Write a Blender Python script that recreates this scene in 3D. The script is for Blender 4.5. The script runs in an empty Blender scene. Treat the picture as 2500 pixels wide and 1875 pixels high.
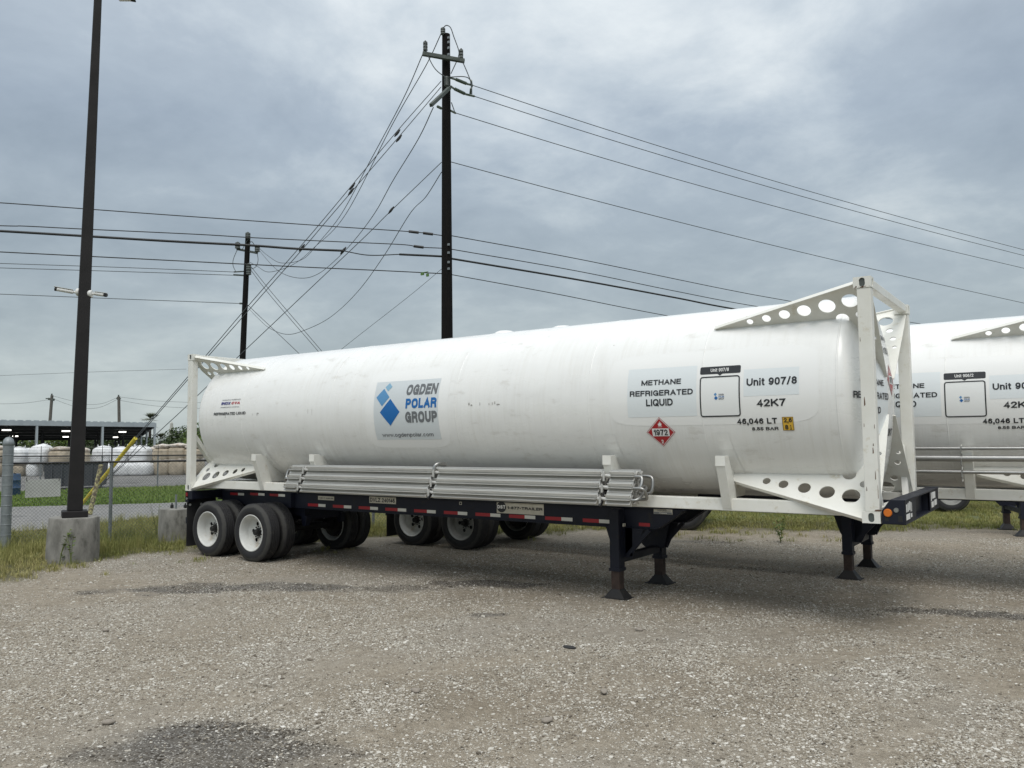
import bpy, bmesh, math, random
import numpy as np
from mathutils import Vector, Matrix, noise as mnoise
R=math.radians
rnd=random.Random(7)
SC=bpy.context.scene
K=1.19                      # height of the container underside over the ground
# ------------------------------------------------------------------ camera
CAMP=(13.8829,-9.0450,0.8991+K); YAW,PIT,ROL,FPX=-0.609066,0.069289,-0.0094868,1966.178
def cam_axes():
    f=np.array([math.sin(YAW)*math.cos(PIT),math.cos(YAW)*math.cos(PIT),math.sin(PIT)])
    r=np.array([math.cos(YAW),-math.sin(YAW),0.]); u=np.cross(r,f)
    return r*math.cos(ROL)+u*math.sin(ROL), -r*math.sin(ROL)+u*math.cos(ROL), f
CR,CU,CF=cam_axes()
cd=bpy.data.cameras.new('camera'); cam=bpy.data.objects.new('camera',cd); SC.collection.objects.link(cam)
m=Matrix(((CR[0],CU[0],-CF[0],CAMP[0]),(CR[1],CU[1],-CF[1],CAMP[1]),(CR[2],CU[2],-CF[2],CAMP[2]),(0,0,0,1)))
cam.matrix_world=m
cd.sensor_width=36; cd.lens=FPX/2500*36; cd.clip_end=20000; cd.clip_start=.1
SC.camera=cam
def at(px,py,d):            # survey helper: a point of the place from its bearing and depth
    v=CF+CR*(px-1250)/FPX-CU*(py-937.5)/FPX
    return Vector(np.array(CAMP)+v*d)
# ------------------------------------------------------------------ sky and sun
SUN_EL,SUN_AZ=R(58),R(150)   # azimuth from +Y towards +X
w=bpy.data.worlds.new('World'); SC.world=w; w.use_nodes=True
nt=w.node_tree; nt.nodes.clear()
def N(t,kind,**kw):
    n=t.nodes.new(kind)
    for k,v in kw.items():
        if k.startswith('i_'): n.inputs[k[2:].replace('_',' ')].default_value=v
        else: setattr(n,k,v)
    return n
def math_n(t,op,a,b=None,c=None,clamp=False):
    n=t.nodes.new('ShaderNodeMath'); n.operation=op; n.use_clamp=clamp
    for i,v in enumerate((a,b,c)):
        if v is None: continue
        if isinstance(v,(int,float)): n.inputs[i].default_value=v
        else: t.links.new(v,n.inputs[i])
    return n.outputs[0]
def ramp(t,fac,stops,interp='LINEAR'):
    n=t.nodes.new('ShaderNodeValToRGB'); n.color_ramp.interpolation=interp
    e=n.color_ramp.elements
    while len(e)<len(stops): e.new(.5)
    for i,(p,c) in enumerate(stops):
        e[i].position=p; e[i].color=(c[0],c[1],c[2],1) if not isinstance(c,(int,float)) else (c,c,c,1)
    t.links.new(fac,n.inputs[0]); return n.outputs[0]
def mixc(t,fac,a,b,mode='MIX'):
    n=t.nodes.new('ShaderNodeMix'); n.data_type='RGBA'; n.blend_type=mode
    for i,v in ((0,fac),(6,a),(7,b)):
        if isinstance(v,(int,float)): n.inputs[i].default_value=v
        elif isinstance(v,tuple): n.inputs[i].default_value=(*v,1) if len(v)==3 else v
        else: t.links.new(v,n.inputs[i])
    return n.outputs[2]
tc=N(nt,'ShaderNodeTexCoord'); sep=N(nt,'ShaderNodeSeparateXYZ'); nt.links.new(tc.outputs['Generated'],sep.inputs[0])
z=math_n(nt,'MAXIMUM',sep.outputs[2],0.0)
den=math_n(nt,'ADD',z,0.26)
cx=math_n(nt,'DIVIDE',sep.outputs[0],den); cy=math_n(nt,'DIVIDE',sep.outputs[1],den)
comb=N(nt,'ShaderNodeCombineXYZ'); nt.links.new(cx,comb.inputs[0]); nt.links.new(cy,comb.inputs[1])
off=N(nt,'ShaderNodeVectorMath',operation='ADD'); nt.links.new(comb.outputs[0],off.inputs[0]); off.inputs[1].default_value=(-10.558,-15.873,3.565)
n1=N(nt,'ShaderNodeTexNoise',i_Scale=.5,i_Detail=8,i_Roughness=.5,i_Distortion=.3); nt.links.new(off.outputs[0],n1.inputs['Vector'])
n2=N(nt,'ShaderNodeTexNoise',i_Scale=2.6,i_Detail=8,i_Roughness=.6,i_Distortion=.2); nt.links.new(off.outputs[0],n2.inputs['Vector'])
f=math_n(nt,'ADD',math_n(nt,'MULTIPLY',n1.outputs[0],.62),math_n(nt,'MULTIPLY',n2.outputs[0],.38))
cl=ramp(nt,f,[(.38,(.235,.31,.40)),(.44,(.29,.37,.465)),(.50,(.355,.44,.535)),(.55,(.48,.565,.645)),(.61,(.68,.75,.80)),(.69,(.84,.89,.92))])
# hazy band low over the horizon
hf=ramp(nt,z,[(0,1.),(.05,.93),(.2,.45),(.36,.0)])
low=mixc(nt,ramp(nt,f,[(.4,0.),(.62,1.)]),(.41,.47,.48),(.58,.645,.64))
col=mixc(nt,hf,cl,low)
hi=math_n(nt,'MULTIPLY',math_n(nt,'POWER',z,2.4),1.1)
vm=N(nt,'ShaderNodeVectorMath',operation='SCALE'); vm.inputs[0].default_value=(1.0,.975,.92); nt.links.new(hi,vm.inputs['Scale'])
va=N(nt,'ShaderNodeVectorMath',operation='ADD'); nt.links.new(vm.outputs[0],va.inputs[0]); nt.links.new(col,va.inputs[1])
bg=N(nt,'ShaderNodeBackground'); nt.links.new(va.outputs[0],bg.inputs[0]); bg.inputs[1].default_value=.90
sky=N(nt,'ShaderNodeTexSky',sky_type='NISHITA'); sky.sun_disc=False; sky.sun_elevation=SUN_EL; sky.sun_rotation=SUN_AZ
bg2=N(nt,'ShaderNodeBackground'); nt.links.new(sky.outputs[0],bg2.inputs[0]); bg2.inputs[1].default_value=.05
mx=N(nt,'ShaderNodeMixShader'); mx.inputs[0].default_value=.12
nt.links.new(bg.outputs[0],mx.inputs[1]); nt.links.new(bg2.outputs[0],mx.inputs[2])
wo=N(nt,'ShaderNodeOutputWorld'); nt.links.new(mx.outputs[0],wo.inputs[0])
sl=bpy.data.lights.new('sun','SUN'); sl.energy=1.5; sl.angle=R(32); sl.color=(1,.965,.91)
so=bpy.data.objects.new('sun',sl); SC.collection.objects.link(so)
sd=Vector((math.sin(SUN_AZ)*math.cos(SUN_EL),math.cos(SUN_AZ)*math.cos(SUN_EL),math.sin(SUN_EL)))
so.rotation_euler=sd.to_track_quat('Z','Y').to_euler(); so.location=(0,0,40)
SC.view_settings.view_transform='Standard'; SC.view_settings.look='None'; SC.view_settings.exposure=.18; SC.view_settings.gamma=1
SC.view_settings.use_curve_mapping=False
SC.render.engine='CYCLES'
# ------------------------------------------------------------------ materials
MATS={}
def bsdf(name,col,rough=.6,metal=0,spec=.5,coat=0):
    if name in MATS: return MATS[name]
    m=bpy.data.materials.new(name); m.use_nodes=True; b=m.node_tree.nodes['Principled BSDF']
    b.inputs['Base Color'].default_value=(*col,1); b.inputs['Roughness'].default_value=rough; b.inputs['Metallic'].default_value=metal
    b.inputs['Specular IOR Level'].default_value=spec; b.inputs['Coat Weight'].default_value=coat
    MATS[name]=m; return m
def noisy(name,c1,c2,scale=4,rough=(.5,.7),metal=0,bump=0,bscale=None,detail=6,stretch=(1,1,1),spec=.5,lo=.35,hi=.65,c3=None,s3=1.0,dist=0,coat=0):
    m=bsdf(name,c1,rough[0],metal,spec,coat); t=m.node_tree; b=t.nodes['Principled BSDF']
    tc=N(t,'ShaderNodeTexCoord'); mp=N(t,'ShaderNodeMapping'); mp.inputs['Scale'].default_value=stretch
    t.links.new(tc.outputs['Object'],mp.inputs[0])
    n=N(t,'ShaderNodeTexNoise',i_Scale=scale,i_Detail=detail,i_Roughness=.6,i_Distortion=dist); t.links.new(mp.outputs[0],n.inputs['Vector'])
    c=ramp(t,n.outputs[0],[(lo,c1),(hi,c2)])
    if c3:
        n3=N(t,'ShaderNodeTexNoise',i_Scale=s3,i_Detail=8,i_Roughness=.7); t.links.new(mp.outputs[0],n3.inputs['Vector'])
        c=mixc(t,ramp(t,n3.outputs[0],[(.58,0.),(.68,1.)]),c,c3)
    t.links.new(c,b.inputs['Base Color'])
    t.links.new(ramp(t,n.outputs[0],[(lo,rough[0]),(hi,rough[1])]),b.inputs['Roughness'])
    if bump:
        nb=N(t,'ShaderNodeTexNoise',i_Scale=bscale or scale*6,i_Detail=4); t.links.new(mp.outputs[0],nb.inputs['Vector'])
        bp=N(t,'ShaderNodeBump',i_Strength=bump,i_Distance=.02); t.links.new(nb.outputs[0],bp.inputs['Height']); t.links.new(bp.outputs[0],b.inputs['Normal'])
    return m
M=dict(
 tank=noisy('white_tank_paint',(.84,.84,.82),(.80,.80,.785),1.1,(.24,.36),stretch=(1,1,2.5),coat=.15,c3=(.70,.69,.66),s3=2.2),
 frame=noisy('white_frame_paint',(.79,.785,.74),(.72,.71,.65),3,(.35,.5),c3=(.62,.58,.48),s3=5),
 rust=noisy('rusty_scrape',(.16,.07,.035),(.07,.045,.03),30,(.8,.9)),
 alu=noisy('extruded_aluminium',(.66,.65,.62),(.52,.515,.49),3,(.42,.6),metal=.6,stretch=(.4,8,8)),
 steelpipe=noisy('stainless_pipe',(.42,.415,.40),(.33,.33,.32),5,(.3,.45),metal=.85),
 navy=noisy('navy_chassis_paint',(.006,.008,.018),(.009,.011,.02),3,(.45,.65),spec=.35,c3=(.018,.018,.018),s3=6),
 blacksteel=noisy('black_steel',(.008,.008,.01),(.018,.017,.016),6,(.5,.75)),
 brownleg=noisy('rusty_leg_tube',(.05,.028,.02),(.025,.017,.014),8,(.55,.8)),
 tyre=None,
 rim=noisy('white_wheel_paint',(.62,.63,.61),(.52,.52,.49),5,(.35,.5),c3=(.42,.38,.32),s3=4),
 rimgrey=noisy('grey_wheel_paint',(.22,.22,.21),(.30,.30,.28),5,(.45,.6)),
 hub=bsdf('hub_black',(.012,.012,.012),.5),
 rubber=noisy('mudflap_rubber',(.012,.012,.014),(.025,.025,.025),5,(.6,.8)),
 red=bsdf('reflective_red',(.30,.012,.02),.4), wht=bsdf('reflective_white',(.62,.62,.58),.4),
 redl=bsdf('red_lens',(.22,.01,.015),.2), amber=bsdf('amber_lens',(.62,.16,.02),.3),
 stick=bsdf('sticker_pale_blue',(.735,.775,.79),.32,coat=.1), stick2=bsdf('sticker_silver',(.63,.67,.69),.32,coat=.1), stickw=bsdf('sticker_white',(.80,.81,.80),.35),
 black=bsdf('print_black',(.018,.02,.024),.45), grey=bsdf('print_grey',(.15,.16,.17),.45),
 blue=bsdf('print_blue',(.008,.13,.40),.4), blue2=bsdf('print_mid_blue',(.10,.28,.52),.4), blue3=bsdf('print_light_blue',(.24,.43,.58),.4),
 placard=bsdf('placard_red',(.40,.016,.022),.4), yel=bsdf('label_yellow',(.72,.44,.05),.4), pwhite=bsdf('print_white',(.78,.78,.77),.4),
 inoxred=bsdf('print_red',(.45,.03,.05),.4), inoxblue=bsdf('print_indigo',(.05,.05,.22),.4),
 plate=noisy('cream_plate',(.52,.50,.43),(.44,.42,.35),14,(.4,.6)),
 conc=noisy('cast_concrete',(.30,.29,.265),(.16,.155,.14),5,(.85,.95),bump=.5,bscale=60,stretch=(1,1,.45),c3=(.10,.10,.085),s3=2.5),
 bronze=noisy('dark_bronze_paint',(.022,.020,.020),(.017,.016,.016),3,(.55,.7),spec=.25),
 camw=bsdf('camera_white',(.72,.72,.70),.4), glass=bsdf('lens_glass',(.01,.01,.012),.08),
 galv=noisy('galvanized_steel',(.30,.325,.335),(.22,.24,.25),9,(.4,.6),metal=.45),
 wire=bsdf('galvanized_wire',(.10,.105,.10),.6,metal=.3), cable=bsdf('black_cable',(.02,.021,.022),.6), cond=bsdf('weathered_conductor',(.09,.1,.105),.6,metal=.4),
 pole=noisy('creosote_wood',(.006,.006,.0065),(.015,.013,.012),6,(.75,.95),bump=.5,bscale=20,stretch=(4,4,.3),spec=.15),
 poleg=noisy('grey_wood',(.16,.15,.13),(.09,.085,.075),6,(.8,.95),stretch=(4,4,.3)),
 insul=noisy('grey_polymer',(.09,.105,.10),(.07,.08,.075),8,(.4,.6)), insgreen=bsdf('green_porcelain',(.10,.13,.10),.35),
 arm=noisy('weathered_arm',(.085,.10,.09),(.06,.072,.065),8,(.6,.8)),
 yellow=noisy('yellow_plastic',(.62,.50,.03),(.52,.42,.04),6,(.4,.6)),
 stub=noisy('flaking_yellow_paint',(.50,.46,.22),(.16,.13,.09),14,(.7,.9),lo=.42,hi=.55),
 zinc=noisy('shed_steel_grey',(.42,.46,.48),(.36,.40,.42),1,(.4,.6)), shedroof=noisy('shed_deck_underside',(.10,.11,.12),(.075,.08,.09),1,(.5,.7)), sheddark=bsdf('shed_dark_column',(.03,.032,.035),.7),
 lamp=None, bagw=noisy('white_woven_bag',(.78,.79,.79),(.62,.63,.64),2.5,(.5,.7),bump=.8,bscale=7), bagt=noisy('tan_filled_bag',(.48,.41,.31),(.34,.285,.21),2.5,(.6,.8),bump=.6,bscale=9), bagtop=noisy('crumpled_bag_top',(.72,.68,.62),(.36,.29,.22),5,(.6,.8),bump=.8),
 dump=noisy('dark_blue_grey_dumpster',(.035,.042,.052),(.05,.055,.065),2,(.5,.7)), bluep=bsdf('blue_plastic',(.03,.07,.14),.5),
 board=noisy('white_signboard',(.62,.63,.60),(.52,.53,.50),3,(.5,.6)),
 stone_m=bsdf('pale_limestone',(.46,.45,.42),.9),
 bark=noisy('bark',(.07,.055,.045),(.035,.03,.025),10,(.85,.95)),
)
def emis(name,col,s):
    m=bsdf(name,col,.5); b=m.node_tree.nodes['Principled BSDF']; b.inputs['Emission Color'].default_value=(*col,1); b.inputs['Emission Strength'].default_value=s; return m
M['lamp']=emis('lit_lamp',(1,.97,.9),2.5)
def tyre_mat():
    m=bsdf('tyre_rubber',(.02,.02,.022),.75); t=m.node_tree; b=t.nodes['Principled BSDF']
    tc=N(t,'ShaderNodeTexCoord'); sp=N(t,'ShaderNodeSeparateXYZ'); t.links.new(tc.outputs['Object'],sp.inputs[0])
    r=math_n(t,'SQRT',math_n(t,'ADD',math_n(t,'MULTIPLY',sp.outputs[0],sp.outputs[0]),math_n(t,'MULTIPLY',sp.outputs[2],sp.outputs[2])))
    n=N(t,'ShaderNodeTexNoise',i_Scale=7,i_Detail=6,i_Roughness=.6); t.links.new(tc.outputs['Object'],n.inputs['Vector'])
    rr=math_n(t,'ADD',r,math_n(t,'MULTIPLY',math_n(t,'SUBTRACT',n.outputs[0],.5),.09))
    c=ramp(t,rr,[(.40,(.017,.017,.019)),(.435,(.021,.021,.021)),(.45,(.052,.051,.047)),(.49,(.042,.041,.038)),(.50,(.024,.024,.026))])
    t.links.new(c,b.inputs['Base Color']); return m
M['tyre']=tyre_mat()
def streaks():
    t=M['tank'].node_tree; b=t.nodes['Principled BSDF']; src=b.inputs['Base Color'].links[0].from_socket
    tc=N(t,'ShaderNodeTexCoord'); mp=N(t,'ShaderNodeMapping'); mp.inputs['Scale'].default_value=(9,.6,.6); t.links.new(tc.outputs['Object'],mp.inputs[0])
    n=N(t,'ShaderNodeTexNoise',i_Scale=1.6,i_Detail=8,i_Roughness=.7); t.links.new(mp.outputs[0],n.inputs['Vector'])
    n2=N(t,'ShaderNodeTexNoise',i_Scale=.9,i_Detail=5,i_Roughness=.6); t.links.new(tc.outputs['Object'],n2.inputs['Vector'])
    f=math_n(t,'MULTIPLY',ramp(t,n.outputs[0],[(.47,0.),(.72,1.)]),ramp(t,n2.outputs[0],[(.35,.15),(.65,1.)]))
    c=mixc(t,math_n(t,'MULTIPLY',f,.42),src,(.60,.575,.52)); t.links.new(c,b.inputs['Base Color'])
    nb=N(t,'ShaderNodeTexNoise',i_Scale=1.3,i_Detail=2); t.links.new(tc.outputs['Object'],nb.inputs['Vector'])
    bp=N(t,'ShaderNodeBump',i_Strength=.35,i_Distance=.03); t.links.new(nb.outputs[0],bp.inputs['Height']); t.links.new(bp.outputs[0],b.inputs['Normal'])
streaks()
M['clean']=bsdf('washed_paint',(.845,.845,.83),.22,coat=.2)
def leaf_mat(name,a,bc,trans=.25):
    m=bsdf(name,a,.6,spec=.3); t=m.node_tree; b=t.nodes['Principled BSDF']
    at_=N(t,'ShaderNodeAttribute',attribute_name='tint'); at_.attribute_type='INSTANCER'
    g=N(t,'ShaderNodeNewGeometry')
    n=N(t,'ShaderNodeTexNoise',i_Scale=.7,i_Detail=3); tc=N(t,'ShaderNodeTexCoord'); t.links.new(g.outputs['Position'],n.inputs['Vector'])
    s=math_n(t,'ADD',math_n(t,'MULTIPLY',g.outputs['Random Per Island'],.5),math_n(t,'MULTIPLY',n.outputs[0],.6))
    t.links.new(ramp(t,s,[(.15,a),(.85,bc)]),b.inputs['Base Color'])
    return m
M['leafd']=leaf_mat('dark_leaves',(.022,.04,.014),(.065,.095,.03)); M['leafb']=leaf_mat('bright_leaves',(.06,.11,.02),(.14,.19,.045)); M['palmf']=leaf_mat('palm_fronds',(.03,.045,.018),(.08,.09,.035))
# ------------------------------------------------------------------ mesh helpers
class MB:
    def __init__(s): s.v=[]; s.f=[]
    def add(s,vs,fs):
        o=len(s.v); s.v+= [tuple(v) for v in vs]; s.f+=[tuple(i+o for i in f) for f in fs]; return s
    def box(s,x0,x1,y0,y1,z0,z1):
        v=[(x,y,z) for z in (z0,z1) for y in (y0,y1) for x in (x0,x1)]
        return s.add(v,[(0,2,3,1),(4,5,7,6),(0,1,5,4),(2,6,7,3),(0,4,6,2),(1,3,7,5)])
    def hexa(s,pts):         # 8 points: bottom 4 (ccw), top 4
        return s.add(pts,[(3,2,1,0),(4,5,6,7),(0,1,5,4),(1,2,6,5),(2,3,7,6),(3,0,4,7)])
    def bar(s,a,b,w,h,up=(0,0,1)):
        a=Vector(a);b=Vector(b);d=(b-a).normalized();u=Vector(up)
        if abs(d.dot(u))>.95:u=Vector((0,1,0))
        r=d.cross(u).normalized();u=r.cross(d).normalized();r=r*w/2;u=u*h/2
        return s.hexa([a-r-u,a+r-u,b+r-u,b-r-u,a-r+u,a+r+u,b+r+u,b-r+u])
    def tube(s,pts,r,n=8,cap=True,closed=False):
        pts=[Vector(p) for p in pts]; L=len(pts); vs=[];ref=None
        rs=r if isinstance(r,(list,tuple)) else [r]*L
        for i,p in enumerate(pts):
            d=(pts[(i+1)%L]-pts[i-1]) if closed else (pts[min(i+1,L-1)]-pts[max(i-1,0)])
            d.normalize()
            if ref is None: ref=Vector((0,0,1)) if abs(d.z)<.9 else Vector((1,0,0))
            a=d.cross(ref).normalized(); b=a.cross(d).normalized(); ref=b
            for k in range(n):
                t=2*math.pi*k/n; vs.append(p+a*math.cos(t)*rs[i]+b*math.sin(t)*rs[i])
        fs=[]
        for i in range(L if closed else L-1):
            for k in range(n):
                j=(i+1)%L; fs.append((i*n+k,i*n+(k+1)%n,j*n+(k+1)%n,j*n+k))
        if cap and not closed: fs+=[tuple(range(n))[::-1],tuple((L-1)*n+k for k in range(n))]
        return s.add(vs,fs)
    def lathe(s,prof,n=32,axis='z',o=(0,0,0),ang=2*math.pi):   # prof: (r, h)
        vs=[];L=len(prof)
        for k in range(n):
            t=ang*k/n;c,si=math.cos(t),math.sin(t)
            for r,h in prof:
                if axis=='z': p=(r*c,r*si,h)
                elif axis=='x': p=(h,r*c,r*si)
                else: p=(r*si,h,r*c)
                vs.append((p[0]+o[0],p[1]+o[1],p[2]+o[2]))
        fs=[(k*L+i,((k+1)%n)*L+i,((k+1)%n)*L+i+1,k*L+i+1) for k in range(n) for i in range(L-1)]
        return s.add(vs,fs)
    def prism(s,poly,a,b):    # poly: list of 3D points, extruded from offset a to offset b (vectors)
        n=len(poly);a=Vector(a);b=Vector(b)
        vs=[Vector(p)+a for p in poly]+[Vector(p)+b for p in poly]
        return s.add(vs,[tuple(range(n))[::-1],tuple(range(n,2*n))]+[(i,(i+1)%n,(i+1)%n+n,i+n) for i in range(n)])
    def mesh(s,name,mat,smooth=None):
        me=bpy.data.meshes.new(name); me.from_pydata(s.v,[],s.f); me.materials.append(mat)
        bm=bmesh.new(); bm.from_mesh(me); bmesh.ops.recalc_face_normals(bm,faces=bm.faces[:]); 
        bm.to_mesh(me); bm.free()
        if smooth is not None:
            me.shade_smooth()
            if smooth<180: me.set_sharp_from_angle(angle=R(smooth))
        return me
    def build(s,name,mat,parent=None,smooth=None,bevel=0,loc=None,origin=None):
        if origin is not None: s.v=[(x-origin[0],y-origin[1],z-origin[2]) for x,y,z in s.v]; loc=origin
        me=s.mesh(name,mat,smooth)
        return link(name,me,parent,loc,bevel)
def link(name,me,parent=None,loc=None,bevel=0):
    o=bpy.data.objects.new(name,me); SC.collection.objects.link(o)
    if parent: o.parent=parent
    if loc is not None: o.location=loc
    if bevel:
        b=o.modifiers.new('bevel','BEVEL'); b.width=bevel; b.segments=2; b.limit_method='ANGLE'; b.angle_limit=R(40)
    return o
def tag(o,label=None,cat=None,group=None,kind=None):
    for k,v in (('label',label),('category',cat),('group',group),('kind',kind)):
        if v: o[k]=v
    return o
def empty(name,loc=(0,0,0),rz=0):
    o=bpy.data.objects.new(name,None); SC.collection.objects.link(o); o.location=loc; o.rotation_euler=(0,0,rz); o.empty_display_size=.3; return o
def kids(o): return [c for c in bpy.data.objects if c.parent==o]
def copy_tree(o,parent=None):
    c=o.copy(); SC.collection.objects.link(c)
    if parent: c.parent=parent
    for ch in kids(o): copy_tree(ch,c)
    return c
def catmull(P,n=10):
    P=[np.array(p,float) for p in P]; P=[2*P[0]-P[1]]+P+[2*P[-1]-P[-2]]; out=[]
    for i in range(1,len(P)-2):
        for k in range(n):
            t=k/n; a,b,c,d=P[i-1:i+3]
            out.append(.5*((2*b)+(c-a)*t+(2*a-5*b+4*c-d)*t*t+(3*b-a-3*c+d)*t**3))
    out.append(P[-2]); return out
# text and flat print: a plain grotesque drawn as strokes ------------
def _arc(cx,cy,rx,ry,a0,a1,n=9): return [(cx+rx*math.cos(R(a0+(a1-a0)*k/n)),cy+ry*math.sin(R(a0+(a1-a0)*k/n))) for k in range(n+1)]
def _ov(x0=0,x1=1,y0=0,y1=1,n=22,p=2.5):
    o=[]
    for k in range(n+1):
        t=2*math.pi*k/n; c,s_=math.cos(t),math.sin(t)
        o.append(((x0+x1)/2+(x1-x0)/2*math.copysign(abs(c)**(2/p),c),(y0+y1)/2+(y1-y0)/2*math.copysign(abs(s_)**(2/p),s_)))
    return o
XH=.72
GL={
'A':(.82,[[(0,0),(.5,1),(1,0)],[(.2,.33),(.8,.33)]]),
'B':(.74,[[(.6,.53),(0,.53),(0,1),(.6,1)]+_arc(.6,.765,.36,.235,90,-90),[(0,.53),(0,0),(.6,0)]+_arc(.6,.265,.40,.265,-90,90)]),
'C':(.80,[_arc(.5,.5,.5,.5,42,318,16)]),
'D':(.78,[[(.45,0),(0,0),(0,1),(.45,1)]+_arc(.45,.5,.55,.5,90,-90,12)]),
'E':(.68,[[(1,1),(0,1),(0,0),(1,0)],[(0,.53),(.92,.53)]]),
'F':(.64,[[(1,1),(0,1),(0,0)],[(0,.5),(.88,.5)]]),
'G':(.82,[_arc(.5,.5,.5,.5,42,352,18)+[(1,.46),(.58,.46)],[(1,.4),(1,0)]]),
'H':(.76,[[(0,0),(0,1)],[(1,0),(1,1)],[(0,.53),(1,.53)]]),
'I':(.16,[[(.5,0),(.5,1)]]),
'K':(.76,[[(0,0),(0,1)],[(.95,1),(0,.34)],[(.35,.6),(1,0)]]),
'L':(.60,[[(0,1),(0,0),(1,0)]]),
'M':(.96,[[(0,0),(0,1)],[(.02,.97),(.5,.05),(.98,.97)],[(1,1),(1,0)]]),
'N':(.80,[[(0,0),(0,1)],[(.02,.97),(.98,.03)],[(1,0),(1,1)]]),
'O':(.84,[_ov()]),
'P':(.72,[[(0,0),(0,1),(.55,1)]+_arc(.55,.73,.45,.27,90,-90)+[(0,.46)]]),
'Q':(.84,[_ov(),[(.62,.28),(1,-.05)]]),
'R':(.77,[[(0,0),(0,1),(.55,1)]+_arc(.55,.745,.42,.255,90,-90)+[(0,.49)],[(.6,.49)]+_arc(.62,.22,.3,.27,90,10,5)+[(.96,0)]]),
'S':(.72,[_arc(.5,.76,.46,.24,25,270,12)+_arc(.5,.26,.5,.26,90,-155,12)]),
'T':(.70,[[(.5,0),(.5,1)],[(0,1),(1,1)]]),
'U':(.76,[[(0,1),(0,.4)]+_arc(.5,.4,.5,.4,180,360,12)+[(1,1)]]),
'V':(.78,[[(0,1),(.5,0),(1,1)]]),
'W':(1.1,[[(0,1),(.25,0),(.5,1),(.75,0),(1,1)]]),
'X':(.78,[[(0,0),(1,1)],[(0,1),(1,0)]]),
'Y':(.78,[[(.5,0),(.5,.45)],[(0,1),(.5,.45),(1,1)]]),
'Z':(.70,[[(0,1),(1,1),(0,0),(1,0)]]),
'0':(.60,[_ov()]),'1':(.34,[[(1,0),(1,1)],[(0,.78),(.55,.82),(1,1)]]),
'2':(.60,[_arc(.5,.72,.5,.28,170,-20,10)+[(.0,0.0),(1,0)]]),
'3':(.60,[_arc(.48,.755,.44,.245,160,-90,10),_arc(.48,.26,.5,.26,90,-160,10)]),
'4':(.62,[[(.76,0),(.76,1),(0,.28),(1,.28)]]),
'5':(.60,[[(.92,1),(.15,1),(.05,.5)]+_arc(.48,.32,.5,.32,130,-160,12)]),
'6':(.60,[_arc(.5,.31,.5,.31,90,450,16),_arc(.55,.45,.55,.55,50,190,9)]),
'7':(.60,[[(0,1),(1,1),(.5,.4),(.32,0)]]),
'8':(.60,[_arc(.5,.765,.44,.235,-90,270,14),_arc(.5,.265,.5,.265,90,450,14)]),
'9':(.60,[_arc(.5,.69,.5,.31,-90,270,16),_arc(.45,.55,.55,.55,-130,10,9)]),
'/':(.42,[[(0,-.05),(1,1.05)]]),'.':(.14,[[(.5,0),(.5,.05)]]),',':(.14,[[(.5,.05),(.5,0),(.1,-.22)]]),'-':(.34,[[(0,.42),(1,.42)]]),
'a':(.56,[_arc(.45,XH*.76,.5,XH*.24,160,0,7)+[(.95,0)],_arc(.45,XH*.27,.46,XH*.27,0,360,12)]),
'c':(.54,[_arc(.5,XH/2,.5,XH/2,50,310,12)]),'d':(.58,[_arc(.48,XH/2,.48,XH/2,0,360,14),[(1,0),(1,1)]]),
'e':(.58,[[(0.02,XH*.5),(1,XH*.5)]+_arc(.5,XH/2,.5,XH/2,10,312,13)]),
'g':(.58,[_arc(.48,XH/2,.48,XH/2,0,360,14),[(1,XH),(1,-.1)]+_arc(.5,-.08,.5,.2,0,-160,7)]),
'h':(.56,[[(0,0),(0,1)],[(0,.4)]+_arc(.5,XH*.62,.5,XH*.38,170,0,7)+[(1,0)]]),
'i':(.14,[[(.5,0),(.5,XH-.1)],[(.5,.985),(.5,1.0)]]),'l':(.14,[[(.5,0),(.5,1)]]),
'm':(.90,[[(0,0),(0,XH)],_arc(.25,XH*.66,.25,XH*.34,175,0,6)+[(.5,0)],_arc(.75,XH*.66,.25,XH*.34,175,0,6)+[(1,0)]]),
'n':(.56,[[(0,0),(0,XH)],_arc(.5,XH*.62,.5,XH*.38,175,0,7)+[(1,0)]]),
'o':(.60,[_ov(0,1,0,XH,18,2.2)]),'p':(.58,[_arc(.52,XH/2,.48,XH/2,0,360,14),[(0,XH),(0,-.26)]]),
'r':(.34,[[(0,0),(0,XH)],_arc(.8,XH*.5,.8,XH*.5,170,85,5)]),
's':(.52,[_arc(.5,XH*.76,.45,XH*.24,25,270,9)+_arc(.5,XH*.26,.5,XH*.26,90,-155,9)]),
't':(.32,[[(.4,.95),(.4,.15)]+_arc(.8,.15,.4,.15,180,270,4)+[(1,0)],[(0,XH),(1,XH)]]),
'w':(.80,[[(0,XH),(.25,0),(.5,XH),(.75,0),(1,XH)]]),
' ':(.26,[])}
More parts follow.
